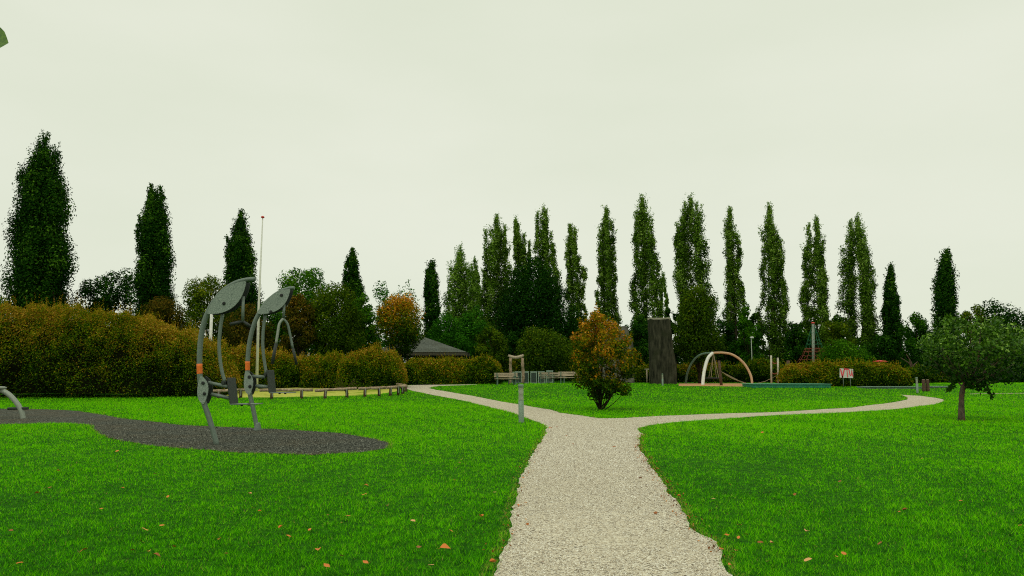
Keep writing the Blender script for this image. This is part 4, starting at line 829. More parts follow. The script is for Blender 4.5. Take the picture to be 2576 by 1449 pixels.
# ------------------------------------------------------------------ log rails
def c3(cx, cy): return (509.8 + .2176 * cx, 704.3 + .2176 * cy)
RAILS = [
 ('leftmost log rail, ending behind the nearer exercise machine', (60, 1288), (515, 1270), [(180, 1370), (440, 1368)]),
 ('long log rail behind the seat of the farther exercise machine', (662, 1276), (1275, 1270), [(797, 1378), (1143, 1378)]),
 ('log rail with a gap at both ends, right of the farther machine', (1298, 1279), (1782, 1253), [(1415, 1372), (1668, 1366)]),
 ('shorter log rail, fourth along the row', (1800, 1258), (2117, 1244), [(1875, 1354), (2040, 1350)]),
 ('log rail nearest the gravel path', (2122, 1246), (2352, 1226), [(2170, 1344), (2262, 1332), (2312, 1322)]),
]
for lb, a, c, posts in RAILS:
    gp = [gnd(*c3(*p)) for p in posts]; y0 = gp[0].y; y1 = gp[-1].y
    A = at(*c3(*a), y0 + (y0 - y1) * 0.15); C_ = at(*c3(*c), y1)
    if len(posts) and lb.startswith('leftmost'): A = at(*c3(*a), y0); C_ = at(*c3(*c), y1)
    T = thing('log_rail', lb, 'log rail', gp[0], 'low log rails along the sand court')
    m = MB(off=gp[0]); n = 9; m.tube([A.lerp(C_, i / n) + Vector((0, 0, random.uniform(-.012, .012))) for i in range(n + 1)], [0.085 * random.uniform(.93, 1.06) for _ in range(n + 1)], 12, jit=.06)
    m.build('rail', M['log'], T, True)
    for q in gp:
        t = (q.x - A.x) / (C_.x - A.x); top = A.lerp(C_, max(0.02, min(.98, t)))
        m = MB(off=gp[0]); m.tube([Vector((q.x, q.y, q.z - .1)), Vector((q.x, q.y, (q.z + top.z) / 2)), Vector((top.x, top.y, top.z - .05))], [.088, .085, .082], 10, jit=.05); m.build('post', M['wood_brown'], T, True)
        m = MB(off=gp[0]); m.box(Vector((q.x + .055, min(q.y, top.y) - .088, (q.z + top.z) / 2 + .07)), (.04, .012, (top.z - q.z) * .8)); m.build('strap', M['steel_light'], T)
pe = gnd(*c3(2345, 1296)); A = at(*c3(2350, 1222), pe.y); B_ = at(*c3(2205, 1198), pe.y + 5)
T = thing('log_rail', 'log rail turning back away from the gravel path', 'log rail', pe, 'low log rails along the sand court')
m = MB(off=pe); m.tube([A.lerp(B_, i / 5) for i in range(6)], .085, 10, jit=.08); m.build('rail', M['log'], T, True)
m = MB(off=pe); m.tube([pe - Vector((0, 0, .1)), Vector((A.x, A.y, A.z - .05))], .085, 10); m.build('post', M['wood_brown'], T, True)
q = pe.lerp(Vector((B_.x, B_.y, float(hgt(B_.x, B_.y)))), .8); m = MB(off=pe); m.tube([q - Vector((0, 0, .1)), A.lerp(B_, .8)], .085, 10); m.build('post', M['wood_brown'], T, True)

# ------------------------------------------------------------------ bollards
def bollard(label, base, top_py, first, rpx):
    b = gnd(*base); h = at(base[0], top_py, b.y).z - b.z; s = h / 1.0
    if first is None:
        T = thing('bollard', label, 'bollard', b, 'round grey-green path bollards')
        r = rpx / ppm(b.y) / s
        m = MB(); m.lathe((0, 0, 0), [(r * 1.03, -.05), (r * 1.03, .03), (r, .04), (r, .58), (r * .8, .585)], 20); m.build('shaft', M['bollard'], T, True)
        m = MB(); pr = []; z = .585
        for i in range(11):
            pr += [(r * .70, z), (r * 1.0, z + .006), (r * 1.0, z + .018), (r * .70, z + .019)]; z += .031
        m.lathe((0, 0, 0), pr, 20); m.build('louvre', M['bollard_rib'], T)
        m = MB(); m.lathe((0, 0, 0), [(r * .8, z - .01), (r * 1.02, z), (r * 1.02, .985), (r * .93, 1.0), (r * .4, 1.003)], 20); m.build('cap', M['bollard'], T, True)
    else:
        T = copy_tree(first); T["label"] = label; T.location = b
    T.scale = (s, s, s); return T
B1 = bollard('ribbed grey-green bollard at the fork of the gravel path', (1311.5, 1064), 967, None, 6.7)
B1.rotation_euler = (0, R(-0.8), 0)
B2 = bollard('small bollard on the lawn in front of the tall stone pillar', (1667, 971), 940, B1, 0)
B3 = bollard('bollard beside the bend of the path at the right', (2308, 989), 949, B1, 0)
for x in (B2, B3): x.rotation_euler = (0, 0, 1.0)
B2.scale = (B2.scale[2] * 1.0,) * 3

# ------------------------------------------------------------------ flagpole and white post
bf = at(645, 990, 50); bf.z = float(hgt(bf.x, bf.y))
T = thing('flagpole', 'tall white flagpole with a red ball on top', 'flagpole', bf)
tp = at(657, 549, 50)
m = MB(off=bf); m.tube([bf, bf.lerp(tp, .5), Vector((bf.x, bf.y, tp.z))], [.10, .075, .035], 14); m.build('pole', M['white'], T, True)
m = MB(off=bf); m.lathe((bf.x, bf.y, tp.z), [(.02, 0), (.09, .02), (.12, .07), (.09, .12), (.02, .15)], 14); m.build('finial', M['red'], T, True)
bw = at(524, 985, 49.5); bw.z = float(hgt(bw.x, bw.y)); tw = at(524, 788, 49.5)
T = thing('white_post', 'short white post behind the nearer exercise machine', 'post', bw)
m = MB(off=bw); m.tube([bw, Vector((bw.x, bw.y, tw.z))], [.11, .09], 14); m.build('pole', M['white'], T, True)
m = MB(off=bw); m.lathe((bw.x, bw.y, tw.z), [(.092, 0), (.1, .02), (.05, .06)], 12); m.build('cap', M['white'], T, True)

# ------------------------------------------------------------------ pavilion
YP = 71.0
el, er, ap = at(934, 882, YP - 3), at(1172, 889, YP - 3), at(1056, 846, YP)
z_e = (el.z + er.z) / 2; cxp = (el.x + er.x) / 2; hwp = (er.x - el.x) / 2
bp0 = Vector((cxp, YP, .65))
T = thing('pavilion', 'open timber pavilion with a dark shingled hip roof', 'pavilion', bp0)
f1, f2 = Vector((cxp - hwp, YP - 3, z_e)), Vector((cxp + hwp, YP - 3, z_e)); g1, g2 = Vector((cxp - hwp, YP + 3, z_e)), Vector((cxp + hwp, YP + 3, z_e))
apx = Vector((ap.x, YP, ap.z + .05))
m = MB(off=bp0)
rows = 14
for A, B_ in ((f1, f2), (f2, g2), (g2, g1), (g1, f1)):     # stepped shingle courses
    for i in range(rows):
        t0, t1 = i / rows, (i + 1) / rows
        a0, b0, a1, b1 = A.lerp(apx, t0), B_.lerp(apx, t0), A.lerp(apx, t1), B_.lerp(apx, t1)
        up = Vector((0, 0, .035))
        m.add([a0 + up, b0 + up, b1, a1, a0, b0], [(0, 1, 2, 3), (4, 5, 1, 0)])
m.build('roof', M['roof'], T)
m = MB(off=bp0)
for A, B_ in ((f1, f2), (f2, g2), (g2, g1), (g1, f1)):
    c_ = (A + B_) / 2; d = (B_ - A).normalized(); n_ = d.cross(Vector((0, 0, 1)))
    m.box(c_ - Vector((0, 0, .17)) - n_ * .02, ((B_ - A).length - .02, .06, .26), (d, n_, Vector((0, 0, 1))))
m.build('fascia', M['timber_mid'], T)
for sx in (-.82, -.25, .3, .82):
    for sy in (-2.4, 2.4):
        q = Vector((cxp + sx * hwp, YP + sy, .65)); m = MB(off=bp0); m.box(q + Vector((0, 0, (z_e - .95) / 2)), (.2, .2, z_e - .9)); 
        for s in (-1, 1): m.tube([q + Vector((0, 0, z_e - 1.9)), q + Vector((s * .9, 0, z_e - .95))], .06, 6)
        m.build('post', M['timber_dark'], T)

# ------------------------------------------------------------------ stones
def rock(name, label, outline, Y, thick, mat, rim=None, cat='stone'):
    """monolith from its outline with its own depth; faces broken up"""
    pts_ = [at(x, y_, Y) for x, y_ in outline]; b = Vector((sum(p.x for p in pts_) / len(pts_), Y, float(hgt(0, Y))))
    T = thing(name, label, cat, b)
    lv = 22; zb = b.z - .15; zt = max(p.z for p in pts_)
    def ext(z):
        xs = []
        for i in range(len(pts_)):
            p, q = pts_[i], pts_[(i + 1) % len(pts_)]
            if (p.z - z) * (q.z - z) <= 0 and p.z != q.z: xs.append(p.x + (q.x - p.x) * (z - p.z) / (q.z - p.z))
        return (min(xs), max(xs)) if len(xs) > 1 else None
    zl = min(p.z for p in sorted(pts_, key=lambda p: -p.z)[:2]) - .02; zmin = min(p.z for p in pts_) + .01
    vs = []; seg = 36; last = None
    for i in range(lv):
        z = zb + (zl - zb) * i / (lv - 1); e = ext(max(z, zmin)) or last; last = e
        cx, hw = (e[0] + e[1]) / 2, (e[1] - e[0]) / 2; th = thick / 2 * (1 - .25 * i / lv)
        for k in range(seg):
            a = 2 * math.pi * k / seg; c_, s_ = math.cos(a), math.sin(a)
            x = math.copysign(abs(c_) ** .35, c_); y_ = math.copysign(abs(s_) ** .35, s_)
            r = 1 + .012 * math.sin(k * 1.7 + i * .9) + .012 * random.uniform(-1, 1)
            vs.append(Vector((cx + x * hw * r, Y + thick / 2 + y_ * th * r, z + (0.03 * math.sin(k * .9) if i == lv - 1 else 0))))
    fs = [(i * seg + k, i * seg + (k + 1) % seg, (i + 1) * seg + (k + 1) % seg, (i + 1) * seg + k) for i in range(lv - 1) for k in range(seg)] + [tuple((lv - 1) * seg + k for k in range(seg))]
    m = MB(off=b); m.add(vs, fs); m.build('body', mat, T)
    if rim:
        tv = vs[-seg:]; m = MB(off=b); c_ = sum(tv, Vector()) / seg
        m.add([c_ + (v - c_) * 1.012 for v in tv] + [c_ + (v - c_) * 1.0 + Vector((0, 0, .12 + .03 * random.random())) for v in tv], [(k, (k + 1) % seg, seg + (k + 1) % seg, seg + k) for k in range(seg)] + [tuple(seg + k for k in range(seg))])
        m.build('top_edge', rim, T)
    return T
rock('stone_pillar', 'tall dark standing stone with a flat pale top on the lawn', [(1634, 802), (1688, 799), (1693, 850), (1698, 885), (1704, 915), (1706, 968), (1640, 968), (1637, 870)], 60, 1.3, M['stone'], M['stone_rim'], 'standing stone')
rock('stone_pillar', 'grey weathered standing stone half hidden behind the orange bush', [(1508, 812), (1580, 820), (1586, 845), (1594, 852), (1598, 962), (1500, 962)], 64, 1.4, M['stone_grey'], None, 'standing stone')

# ------------------------------------------------------------------ log gate, benches, bins
YG = 62.0
def c6(cx, cy): return (1234.3 + .1482 * cx, 872 + .1482 * cy)
bg_ = at(1300, 960, YG); bg_.z = float(hgt(bg_.x, YG))
T = thing('log_gate', 'gate of two rough log posts with a sagging log across the top', 'gate', bg_)
for c_, rr in (((338, 196), .12), ((541, 192), .125)):
    tp = at(*c6(*c_), YG); bt = Vector((tp.x + random.uniform(-.08, .02), YG, .55))
    m = MB(off=bg_); m.tube(smooth_path([bt, bt.lerp(tp, .4) + Vector((.05, 0, 0)), bt.lerp(tp, .7), tp], 3), [rr * random.uniform(.88, 1.12) for _ in range(10)], 9, jit=.1); m.build('post', M['log'], T, True)
m = MB(off=bg_); P = smooth_path([at(*c6(*q), YG) for q in ((298, 150), (345, 172), (420, 186), (500, 172), (560, 146))], 3); m.tube(P, [.10] * 2 + [.13] * (len(P) - 4) + [.1] * 2, 9, jit=.1); m.build('lintel', M['wood'], T, True)

def bench_proto():
    T = thing('bench', 'x', 'bench', (0, 0, 0), 'wooden benches by the rubbish bins')
    for y_ in (-.18, -.03, .12): 
        m = MB(); m.box((0, y_, .45), (1.75, .13, .045)); m.build('seat_slat', M['wood'], T)
    for z in (.64, .82):
        m = MB(); m.box((0, .27 + (z - .6) * .2, z), (1.75, .04, .14)); m.build('back_slat', M['wood'], T)
    for x in (-.68, .68):
        m = MB(); m.box((x, -.17, .21), (.07, .07, .42)); m.box((x, .26, .42), (.07, .06, .92)); m.box((x, .03, .40), (.07, .46, .06)); m.box((x, -.02, .65), (.06, .48, .04)); m.box((x, -.2, .53), (.05, .05, .22)); m.build('leg', M['grey_green'], T)
    return T
bench0 = bench_proto()
first = True
for lb, px, Y, rz, s in (
    ('weathered wooden bench at the end of the clipped hedge', 1274, 58, R(8), 1.0),
    ('bench end seen sideways left of the log gate', 1293, 59, R(75), .95),
    ('low bench between the posts of the log gate', 1303, 66, R(0), .8),
    ('bench end seen sideways right of the rubbish bins', 1378, 61, R(60), 1.0),
    ('middle bench of the benches right of the bins', 1398, 65, R(184), 1.0),
    ('long bench nearest the orange bush', 1434, 61, R(-4), 1.05)):
    T = bench0 if first else copy_tree(bench0); first = False
    p = at(px, 960, Y); T.location = (p.x, Y, float(hgt(p.x, Y))); T.rotation_euler = (0, 0, rz); T.scale = (s, s, s); T["label"] = lb
def bin_proto():
    T = thing('rubbish_bin', 'x', 'rubbish bin', (0, 0, 0), 'box-shaped rubbish bins with pale frames')
    m = MB(); m.box((0, 0, .45), (.46, .46, .84)); m.build('panel', M['binpanel'], T)
    m = MB()
    for sx in (-1, 1):
        for sy in (-1, 1): m.box((sx * .235, sy * .235, .45), (.05, .05, .9))
    for z in (.03, .86):
        for s in (-1, 1): m.box((0, s * .238, z), (.42, .045, .05)); m.box((s * .238, 0, z), (.045, .42, .05))
    m.build('frame', M['binframe'], T)
    m = MB(); m.box((0, 0, .925), (.56, .56, .05), bev=.015); m.build('lid', M['binframe'], T)
    return T
bin0 = bin_proto(); first = True
for lb, px, Y, s in (
    ('farther rubbish bin seen left of the log gate post', 1292, 70, 1.0),
    ('rubbish bin framed between the log gate posts', 1304, 63.5, 1.0),
    ('rubbish bin directly right of the log gate', 1322, 63.5, 1.0),
    ('third front rubbish bin counted from the log gate posts', 1342.5, 63.5, 1.0),
    ('last of the front rubbish bins before the right benches', 1361.5, 63.5, 1.0),
    ('farther rubbish bin with its lid above the right benches', 1382.5, 69, 1.12)):
    T = bin0 if first else copy_tree(bin0); first = False
    p = at(px, 960, Y); T.location = (p.x, Y, float(hgt(p.x, Y))); T.scale = (s * 1.0, s, s); T["label"] = lb

# ------------------------------------------------------------------ playground
def c5(cx, cy): return (1408.7 + .2176 * cx, 758 + .2176 * cy)
def cs(cx, cy): return (1811.2 + .162 * cx, 771.4 + .162 * cy)
YS = 60.0
bs = at(1790, 966, YS); bs.z = float(hgt(bs.x, YS))
T = thing('basket_swing', 'basket swing hanging from curved arches in white, tan and grey-green', 'swing', bs)
def arc(pts_, Y0, Y1, r, mat, nm='arch_leg', r1=None):
    n = len(pts_); m = MB(off=bs); P = smooth_path([at(*c5(*p), Y0 + (Y1 - Y0) * i / (n - 1)) for i, p in enumerate(pts_)], 5); r1 = r1 or r
    m.tube(P, [r + (r1 - r) * i / (len(P) - 1) for i in range(len(P))], 12); m.build(nm, M[mat], T, True)
arc([(1650, 985), (1655, 900), (1667, 810), (1688, 720), (1718, 645), (1765, 598)], YS - 1.2, YS, .125, 'white')
arc([(2224, 975), (2212, 880), (2180, 800), (2130, 722), (2060, 656), (1980, 612), (1895, 596), (1830, 594), (1765, 598)], YS - 1.2, YS, .09, 'tan')
arc([(1453, 985), (1460, 900), (1478, 812), (1520, 720), (1570, 655), (1630, 616), (1700, 600), (1765, 598)], YS + 2.5, YS, .085, 'grey_green')
m = MB(off=bs); top = at(*c5(1775, 604), YS)
for q in ((1733, 882), (1822, 882)):
    for dy in (-.35, .35): m.tube([top, at(*c5(*q), YS) + Vector((0, dy, 0))], .022, 5)
m.build('rope', M['rope'], T)
cb = at(*c5(1778, 890), YS); m = MB(off=bs); ring = [cb + Vector((.62 * math.cos(a), .62 * math.sin(a), 0)) for a in np.linspace(0, 2 * math.pi, 25)]
m.tube(ring, .06, 8, cap=False)
for k in range(-4, 5):
    w_ = math.sqrt(max(.01, .6 ** 2 - (k * .13) ** 2)); m.tube([cb + Vector((k * .13, -w_, 0)), cb + Vector((k * .13, 0, -.06)), cb + Vector((k * .13, w_, 0))], .012, 4); m.tube([cb + Vector((-w_, k * .13, 0)), cb + Vector((0, k * .13, -.06)), cb + Vector((w_, k * .13, 0))], .012, 4)
m.build('basket_seat', M['dark'], T)
# leaning post with ropes
YR = 57.0
p0 = at(*c5(1866, 985), YR); p1 = at(*c5(1838, 684), YR); p0.z = float(hgt(p0.x, YR)) - .1
T = thing('rope_post', 'leaning brown log post with a net of ropes running to the right', 'post', p0)
m = MB(off=p0); m.tube([p0, p0.lerp(p1, .5), p1], [.11, .10, .09], 10, jit=.08); m.build('post', M['wood_brown'], T, True)
m = MB(off=p0)
for dy in (-.1, .1, .3):
    m.tube(smooth_path([at(*c5(1862, 812), YR), at(*c5(1990, 880 + 20 * dy), YR - .2) + Vector((0, dy, 0)), at(*c5(2110, 936 - 20 * dy), YR - .3) + Vector((0, dy, 0)), at(*c5(2222, 966 + 10 * dy), YR - .4) + Vector((0, dy, .03))], 4), .017, 5)
for t in np.linspace(2040, 2210, 9):
    m.tube([at(*c5(t, 905 + (t - 2040) * .32), YR - .4), at(*c5(t + 14, 925 + (t - 2040) * .28), YR - .1)], .015, 4)
m.build('rope', M['rope'], T)
# small two-post wooden frame left of pillar
pf = at(1630, 961, 66); pf.z = float(hgt(pf.x, 66))
T = thing('hitching_rack', 'small wooden rack of two posts and a board left of the stone pillar', 'wooden rack', pf)
for x_ in (1003, 1038):
    q = at(*c5(x_, 790), 66); m = MB(off=pf); m.tube([Vector((q.x, 66, .6)), q], .06, 8); m.build('post', M['wood'], T, True)
q0, q1 = at(*c5(978, 784), 66), at(*c5(1056, 784), 66); m = MB(off=pf); m.box((q0 + q1) / 2, ((q1 - q0).length, .12, .06)); m.build('board', M['wood_pale'], T)
# ladder posts
YL = 58.5
pa = at(*cs(797, 1203), YL); pa.z = float(hgt(pa.x, YL))
T = thing('climbing_posts', 'two pale upright posts joined by sagging red ropes', 'climbing frame', pa)
for tx, ty, bx in ((793, 757, 800), (898, 793, 906)):
    q = at(*cs(tx, ty), YL); bq = at(*cs(bx, 1210), YL); m = MB(off=pa); m.tube([Vector((bq.x, YL, .45)), q], .07, 10); m.build('post', M['wood_pale'], T, True)
for ya, yb, ys_ in ((855, 868, 884), (1025, 1022, 1046)):
    m = MB(off=pa); m.tube(smooth_path([at(*cs(803, ya), YL), at(*cs(830, (ya + ys_) / 2 + 6), YL), at(*cs(850, ys_), YL), at(*cs(874, ys_ - 6), YL), at(*cs(892, yb), YL)], 4), .034, 8); m.build('rope', M['rope_red'], T, True)
m = MB(off=pa); m.tube([at(*cs(560, 1195), YL), at(*cs(700, 1160), YL), at(*cs(850, 1088), YL + .3), at(*cs(1030, 975), YL + 1)], .02, 5); m.build('guy_rope', M['rope'], T)
# brown stump post by the hedge
q = at(*cs(1062, 838), 61.5); bq = Vector((q.x, 61.5, .6))
T = thing('log_post', 'weathered brown log post at the left end of the right hedge', 'post', bq)
m = MB(off=bq); m.tube([bq - Vector((.25, 0, .1)), bq.lerp(q, .5) - Vector((.08, 0, 0)), q], [.16, .14, .13], 10, jit=.1); m.build('trunk', M['wood_brown'], T, True)
m = MB(off=bq); m.tube([bq.lerp(q, .6) - Vector((.1, .1, 0)), at(*cs(1000, 995), 61.0)], .03, 6); m.build('rope', M['rope'], T)

# green low platforms
def platform(label, x0, x1, y_top, y_bot, depth, mside, mtop, legs=True, ang=0.0):
    A = gnd(x0, y_bot); B_ = gnd(x1, y_bot + ang); h = at(x0, y_top, A.y).z - A.z
    T = thing('play_platform', label, 'play platform', A, 'low green play platforms')
    d = (B_ - A); L = d.length; d.normalize(); n_ = Vector((-d.y, d.x, 0)); up = d.cross(n_) * 1.0
    up = Vector((0, 0, 1)) if abs(up.z) < .5 else up.normalized() * (1 if up.z > 0 else -1)
    c_ = (A + B_) / 2
    m = MB(off=A)
    for s in (0, 1): m.box(c_ + n_ * (depth * s) + up * (h * .5), (L, .16, h * .96), (d, n_, up), .03)
    for s in (-1, 1): m.box(c_ + d * (s * (L / 2 - .08)) + n_ * (depth / 2) + up * (h * .5), (.16, depth - .17, h * .94), (d, n_, up), .03)
    m.build('frame', M[mside], T)
    m = MB(off=A)
    for s in (0, 1): m.box(c_ + n_ * (depth * s) + up * (h * 1.02), (L + .05, .3, h * .10 + .02), (d, n_, up), .01)
    for s in (-1, 1): m.box(c_ + d * (s * (L / 2 - .12)) + n_ * (depth / 2) + up * (h * 1.02), (.3, depth - .31, h * .10 + .018), (d, n_, up), .01)
    m.build('rim', M[mtop], T)
    m = MB(off=A); m.box(c_ + n_ * (depth / 2) + up * (h * .78), (L - .3, depth - .3, .02), (d, n_, up)); m.build('mat', M['dark'], T)
platform('long bright green low play platform on the lawn edge', 1892, 2090, 966.5, 977, 2.2, 'green_pad', 'green_pad_top', ang=-.5)
platform('flat grey-green play platform beside the right bollard', 2184, 2318, 973.5, 979, 1.6, 'grey_pad', 'grey_pad')
platform('thin grey-green play platform behind the small right tree', 2345, 2395, 972.5, 976.5, 1.2, 'grey_pad', 'grey_pad')
# dark stumps
def cq(cx, cy): return (2066 + .1614 * cx, 872 + .1614 * cy)
for x0, x1, lb in ((1577, 1630, 'left one of two dark brown stump boards beside the right bollard'), (1640, 1690, 'right one of two dark brown stump boards beside the right bollard')):
    g0 = gnd(*cq((x0 + x1) / 2, 697)); t_ = at(*cq((x0 + x1) / 2, 512), g0.y); wd_ = (x1 - x0) * .1614 / ppm(g0.y)
    T = thing('wooden_stump', lb, 'wooden stump', g0, 'dark brown stump boards')
    m = MB(off=g0); m.lathe(g0, [(wd_ * .55, -.05), (wd_ * .52, .1), (wd_ * .5, (t_.z - g0.z) * .6), (wd_ * .47, (t_.z - g0.z) * .96), (wd_ * .4, t_.z - g0.z)], 10); m.build('trunk', M['wood_brown'], T, True)
    m = MB(off=g0); m.lathe((g0.x, g0.y, t_.z), [(wd_ * .38, 0), (wd_ * .36, .012)], 10); m.build('cut_top', M['wood'], T)
# rope pyramid
YN = 76.0
bn = at(*cs(1452, 1100), YN); bn.z = .65
T = thing('rope_pyramid', 'rope climbing pyramid with green upper ropes and red lower rings', 'climbing net', bn)
tn = at(*cs(1445, 262), YN)
m = MB(off=bn); m.tube([bn, bn.lerp(tn, .5), tn], [.16, .14, .12], 12); m.build('mast', M['steel_light'], T, True)
m = MB(off=bn); m.lathe(tn, [(.16, 0), (.2, .03), (.17, .07), (.08, .12), (.03, .14)], 14); m.build('mast_cap', M['red'], T, True)
RINGS = [(275, 10), (400, 55), (512, 88), (573, 108), (645, 130), (690, 152), (755, 182), (812, 222), (872, 262), (960, 310), (1075, 350)]
NS = 12
def rp_(i, k):
    cy, hw = RINGS[i]; z = at(*cs(1450, cy), YN).z; r = hw * .162 / ppm(YN) * 1.0; a = 2 * math.pi * (k + .3) / NS
    return Vector((tn.x + r * math.cos(a), YN + r * math.sin(a), z))
mg, mr = MB(off=bn), MB(off=bn)
for k in range(NS):
    for i in range(len(RINGS) - 1): (mg if i < 4 else mr).tube([rp_(i, k), rp_(i + 1, k)], .011, 4)
for i in range(1, len(RINGS)):
    for k in range(NS):
        a_, c_ = rp_(i, k), rp_(i, (k + 1) % NS); (mg if i < 4 else mr).tube([a_, a_.lerp(c_, .5) - Vector((0, 0, .10)), c_], .016, 4)
    if i in (4, 5):
        for k in range(0, NS, 2): mr.tube([rp_(i, k), Vector((tn.x, YN, rp_(i, k).z))], .02, 4)
mg.build('upper_ropes', M['rope_green'], T); mr.build('lower_ropes', M['rope_red'], T)
# street lamp
YT = 88.0
q = at(*cs(485, 490), YT); bq = Vector((q.x, YT, .65))
T = thing('street_lamp', 'thin grey street lamp with a pale head among the trees', 'street lamp', bq)
m = MB(off=bq); m.tube([bq, q], [.07, .045], 10); m.build('pole', M['steel_light'], T, True)
m = MB(off=bq); h0 = at(*cs(468, 482), YT); h1 = at(*cs(524, 480), YT); m.tube([h0, h0.lerp(h1, .2), h0.lerp(h1, .8), h1], [.05, .12, .12, .06], 10); m.build('lamp_head', M['lamp_head'], T, True)
# red spinner
YC = 70.0
q = at(*cq(915, 235), YC); bq = Vector((q.x, YC, .65))
T = thing('spinner', 'red disc-topped spinner showing above the hedge', 'play equipment', bq)
m = MB(off=bq); m.tube([bq, Vector((q.x, YC, q.z))], .09, 10); m.build('pole', M['steel_light'], T, True)
m = MB(off=bq); m.lathe((q.x, YC, q.z), [(.30, -.05), (.62, -.01), (.63, .02), (.42, .08), (.25, .1), (.08, .13)], 20); m.build('disc', M['red'], T, True)
m = MB(off=bq); z2 = at(*cq(915, 275), YC).z; rg = [Vector((q.x + .42 * math.cos(a), YC + .42 * math.sin(a), z2)) for a in np.linspace(0, 2 * math.pi, 19)]; m.tube(rg, .03, 6, cap=False)
for k in range(6):
    a = k * math.pi / 3; m.tube([Vector((q.x, YC, q.z)), rg[int(k * 3)]], .025, 5)
m.build('ring', M['red'], T)
# dead branches
q = at(*cq(1420, 330), 69); q.z = .65
T = thing('dead_branch', 'bare brown dead branches leaning by the small right tree', 'branch', q)
m = MB(off=q)
for a, c_ in (((1400, 300), (1240, 175)), ((1420, 300), (1325, 115)), ((1430, 320), (1500, 235)), ((1390, 270), (1370, 200))):
    m.tube(smooth_path([q, at(*cq(*a), 69), at(*cq(*c_), 69)], 3), [.09 - .01 * i for i in range(7)], 6, jit=.15)
m.build('limb', M['wood_brown'], T, True)

# sign with sprayed letters
gb = gnd(2128, 976); s0, s1 = at(2111.8, 927.5, gb.y), at(2146.5, 950.5, gb.y); YB = gb.y
W_, H_ = s1.x - s0.x, s0.z - s1.z; cxs = (s0.x + s1.x) / 2; czs = (s0.z + s1.z) / 2
bq = Vector((cxs, YB, float(hgt(cxs, YB))))
T = thing('sign', 'white sign board on thin legs sprayed with red letters', 'sign', bq)
m = MB(off=bq); tilt = R(-2.5); Xs = Vector((math.cos(tilt), 0, math.sin(tilt))); Zs = Vector((-math.sin(tilt), 0, math.cos(tilt))); Ys = Vector((0, 1, 0)); cs_ = Vector((cxs, YB, czs))
m.box(cs_, (W_, .04, H_), (Xs, Ys, Zs)); m.build('board', M['sign'], T)
for fx in (-.23, .30):
    m = MB(off=bq); t_ = cs_ + Xs * (fx * W_) - Zs * (H_ * .45); m.tube([Vector((t_.x, YB + .04, bq.z - .1)), t_ + Vector((0, .04, 0))], .02, 8); m.build('leg', M['steel'], T, True)
m = MB(off=bq)
for r_ in range(9):
    z_ = .36 - r_ * .09; ln_ = random.uniform(.55, .8)
    m.box(cs_ + Xs * (-.06 * W_) + Zs * (z_ * H_) - Ys * .0225, (W_ * ln_, .003, .012), (Xs, Ys, Zs), .001)
m.build('print_lines', M['sign_line'], T)
m = MB(off=bq)
def stroke(pts_, wd_=.055):
    o = [cs_ + Xs * ((u - .5) * W_) + Zs * ((.5 - v) * H_) - Ys * .027 for u, v in pts_]
    for i in range(len(o) - 1):
        d = (o[i + 1] - o[i]); L = d.length; d.normalize(); m.box((o[i] + o[i + 1]) / 2 - Ys * (.0025 * (i % 2)), (L + wd_ * .6, .003, wd_), (d, Ys, d.cross(Ys)), .001)
stroke([(.05, .10), (.10, .35), (.14, .6), (.20, .95)], .085)
stroke([(.20, .95), (.25, .6), (.30, .3), (.34, .09)], .085)
stroke([(.36, .06), (.48, .04), (.60, .07), (.66, .09)], .085)
stroke([(.53, .10), (.55, .4), (.57, .68), (.58, .92)], .05)
stroke([(.70, .10), (.72, .35), (.75, .6), (.79, .74), (.84, .70), (.88, .5), (.89, .3), (.90, .08)], .06)
stroke([(.90, .08), (.92, .4), (.95, .7), (.985, .82)], .05)
m.build('spray_lettering', M['spray'], T)

# ------------------------------------------------------------------ leaf tip from a branch above the viewer, upper left
lp = at(-20, 100, 3.0)
T = thing('overhanging_twig', 'green leaf of an overhanging twig at the top left edge', 'twig', lp)
m = MB(off=lp); m.tube(smooth_path([at(-320, -260, 3.1), at(-200, -60, 3.05), at(-90, 60, 3.0), at(-40, 96, 3.0)], 5), .004, 6); m.build('stem', M['stem'], T)
def leafshape(c_, d, n_, L, W2, fold=.12):
    d = Vector(d).normalized(); n_ = Vector(n_).normalized(); s = d.cross(n_)
    prof_ = [(0, .02), (.12, .55), (.3, .95), (.5, 1.0), (.7, .75), (.87, .35), (1, .0)]
    vs = []; 
    for t, w_ in prof_: vs += [c_ + d * L * t - s * W2 * w_ + n_ * fold * w_ * W2, c_ + d * L * t - n_ * .02 * L * math.sin(t * 3), c_ + d * L * t + s * W2 * w_ + n_ * fold * w_ * W2]
    fs = []
    for i in range(len(prof_) - 1): a = i * 3; fs += [(a, a + 1, a + 4, a + 3), (a + 1, a + 2, a + 5, a + 4)]
    return vs, fs
for c_, d in ((at(-44, 98, 3.0), (1, 0, -.16)), (at(-95, 55, 3.02), (-.3, .1, -1)), (at(-180, -50, 3.05), (.5, .2, -.9)), (at(-230, -110, 3.05), (-.8, .1, -.5))):
    m = MB(off=lp); m.add(*leafshape(c_, d, (.1, -1, .25), .108, .062)); m.build('leaf', M['leaf_green'], T, True)

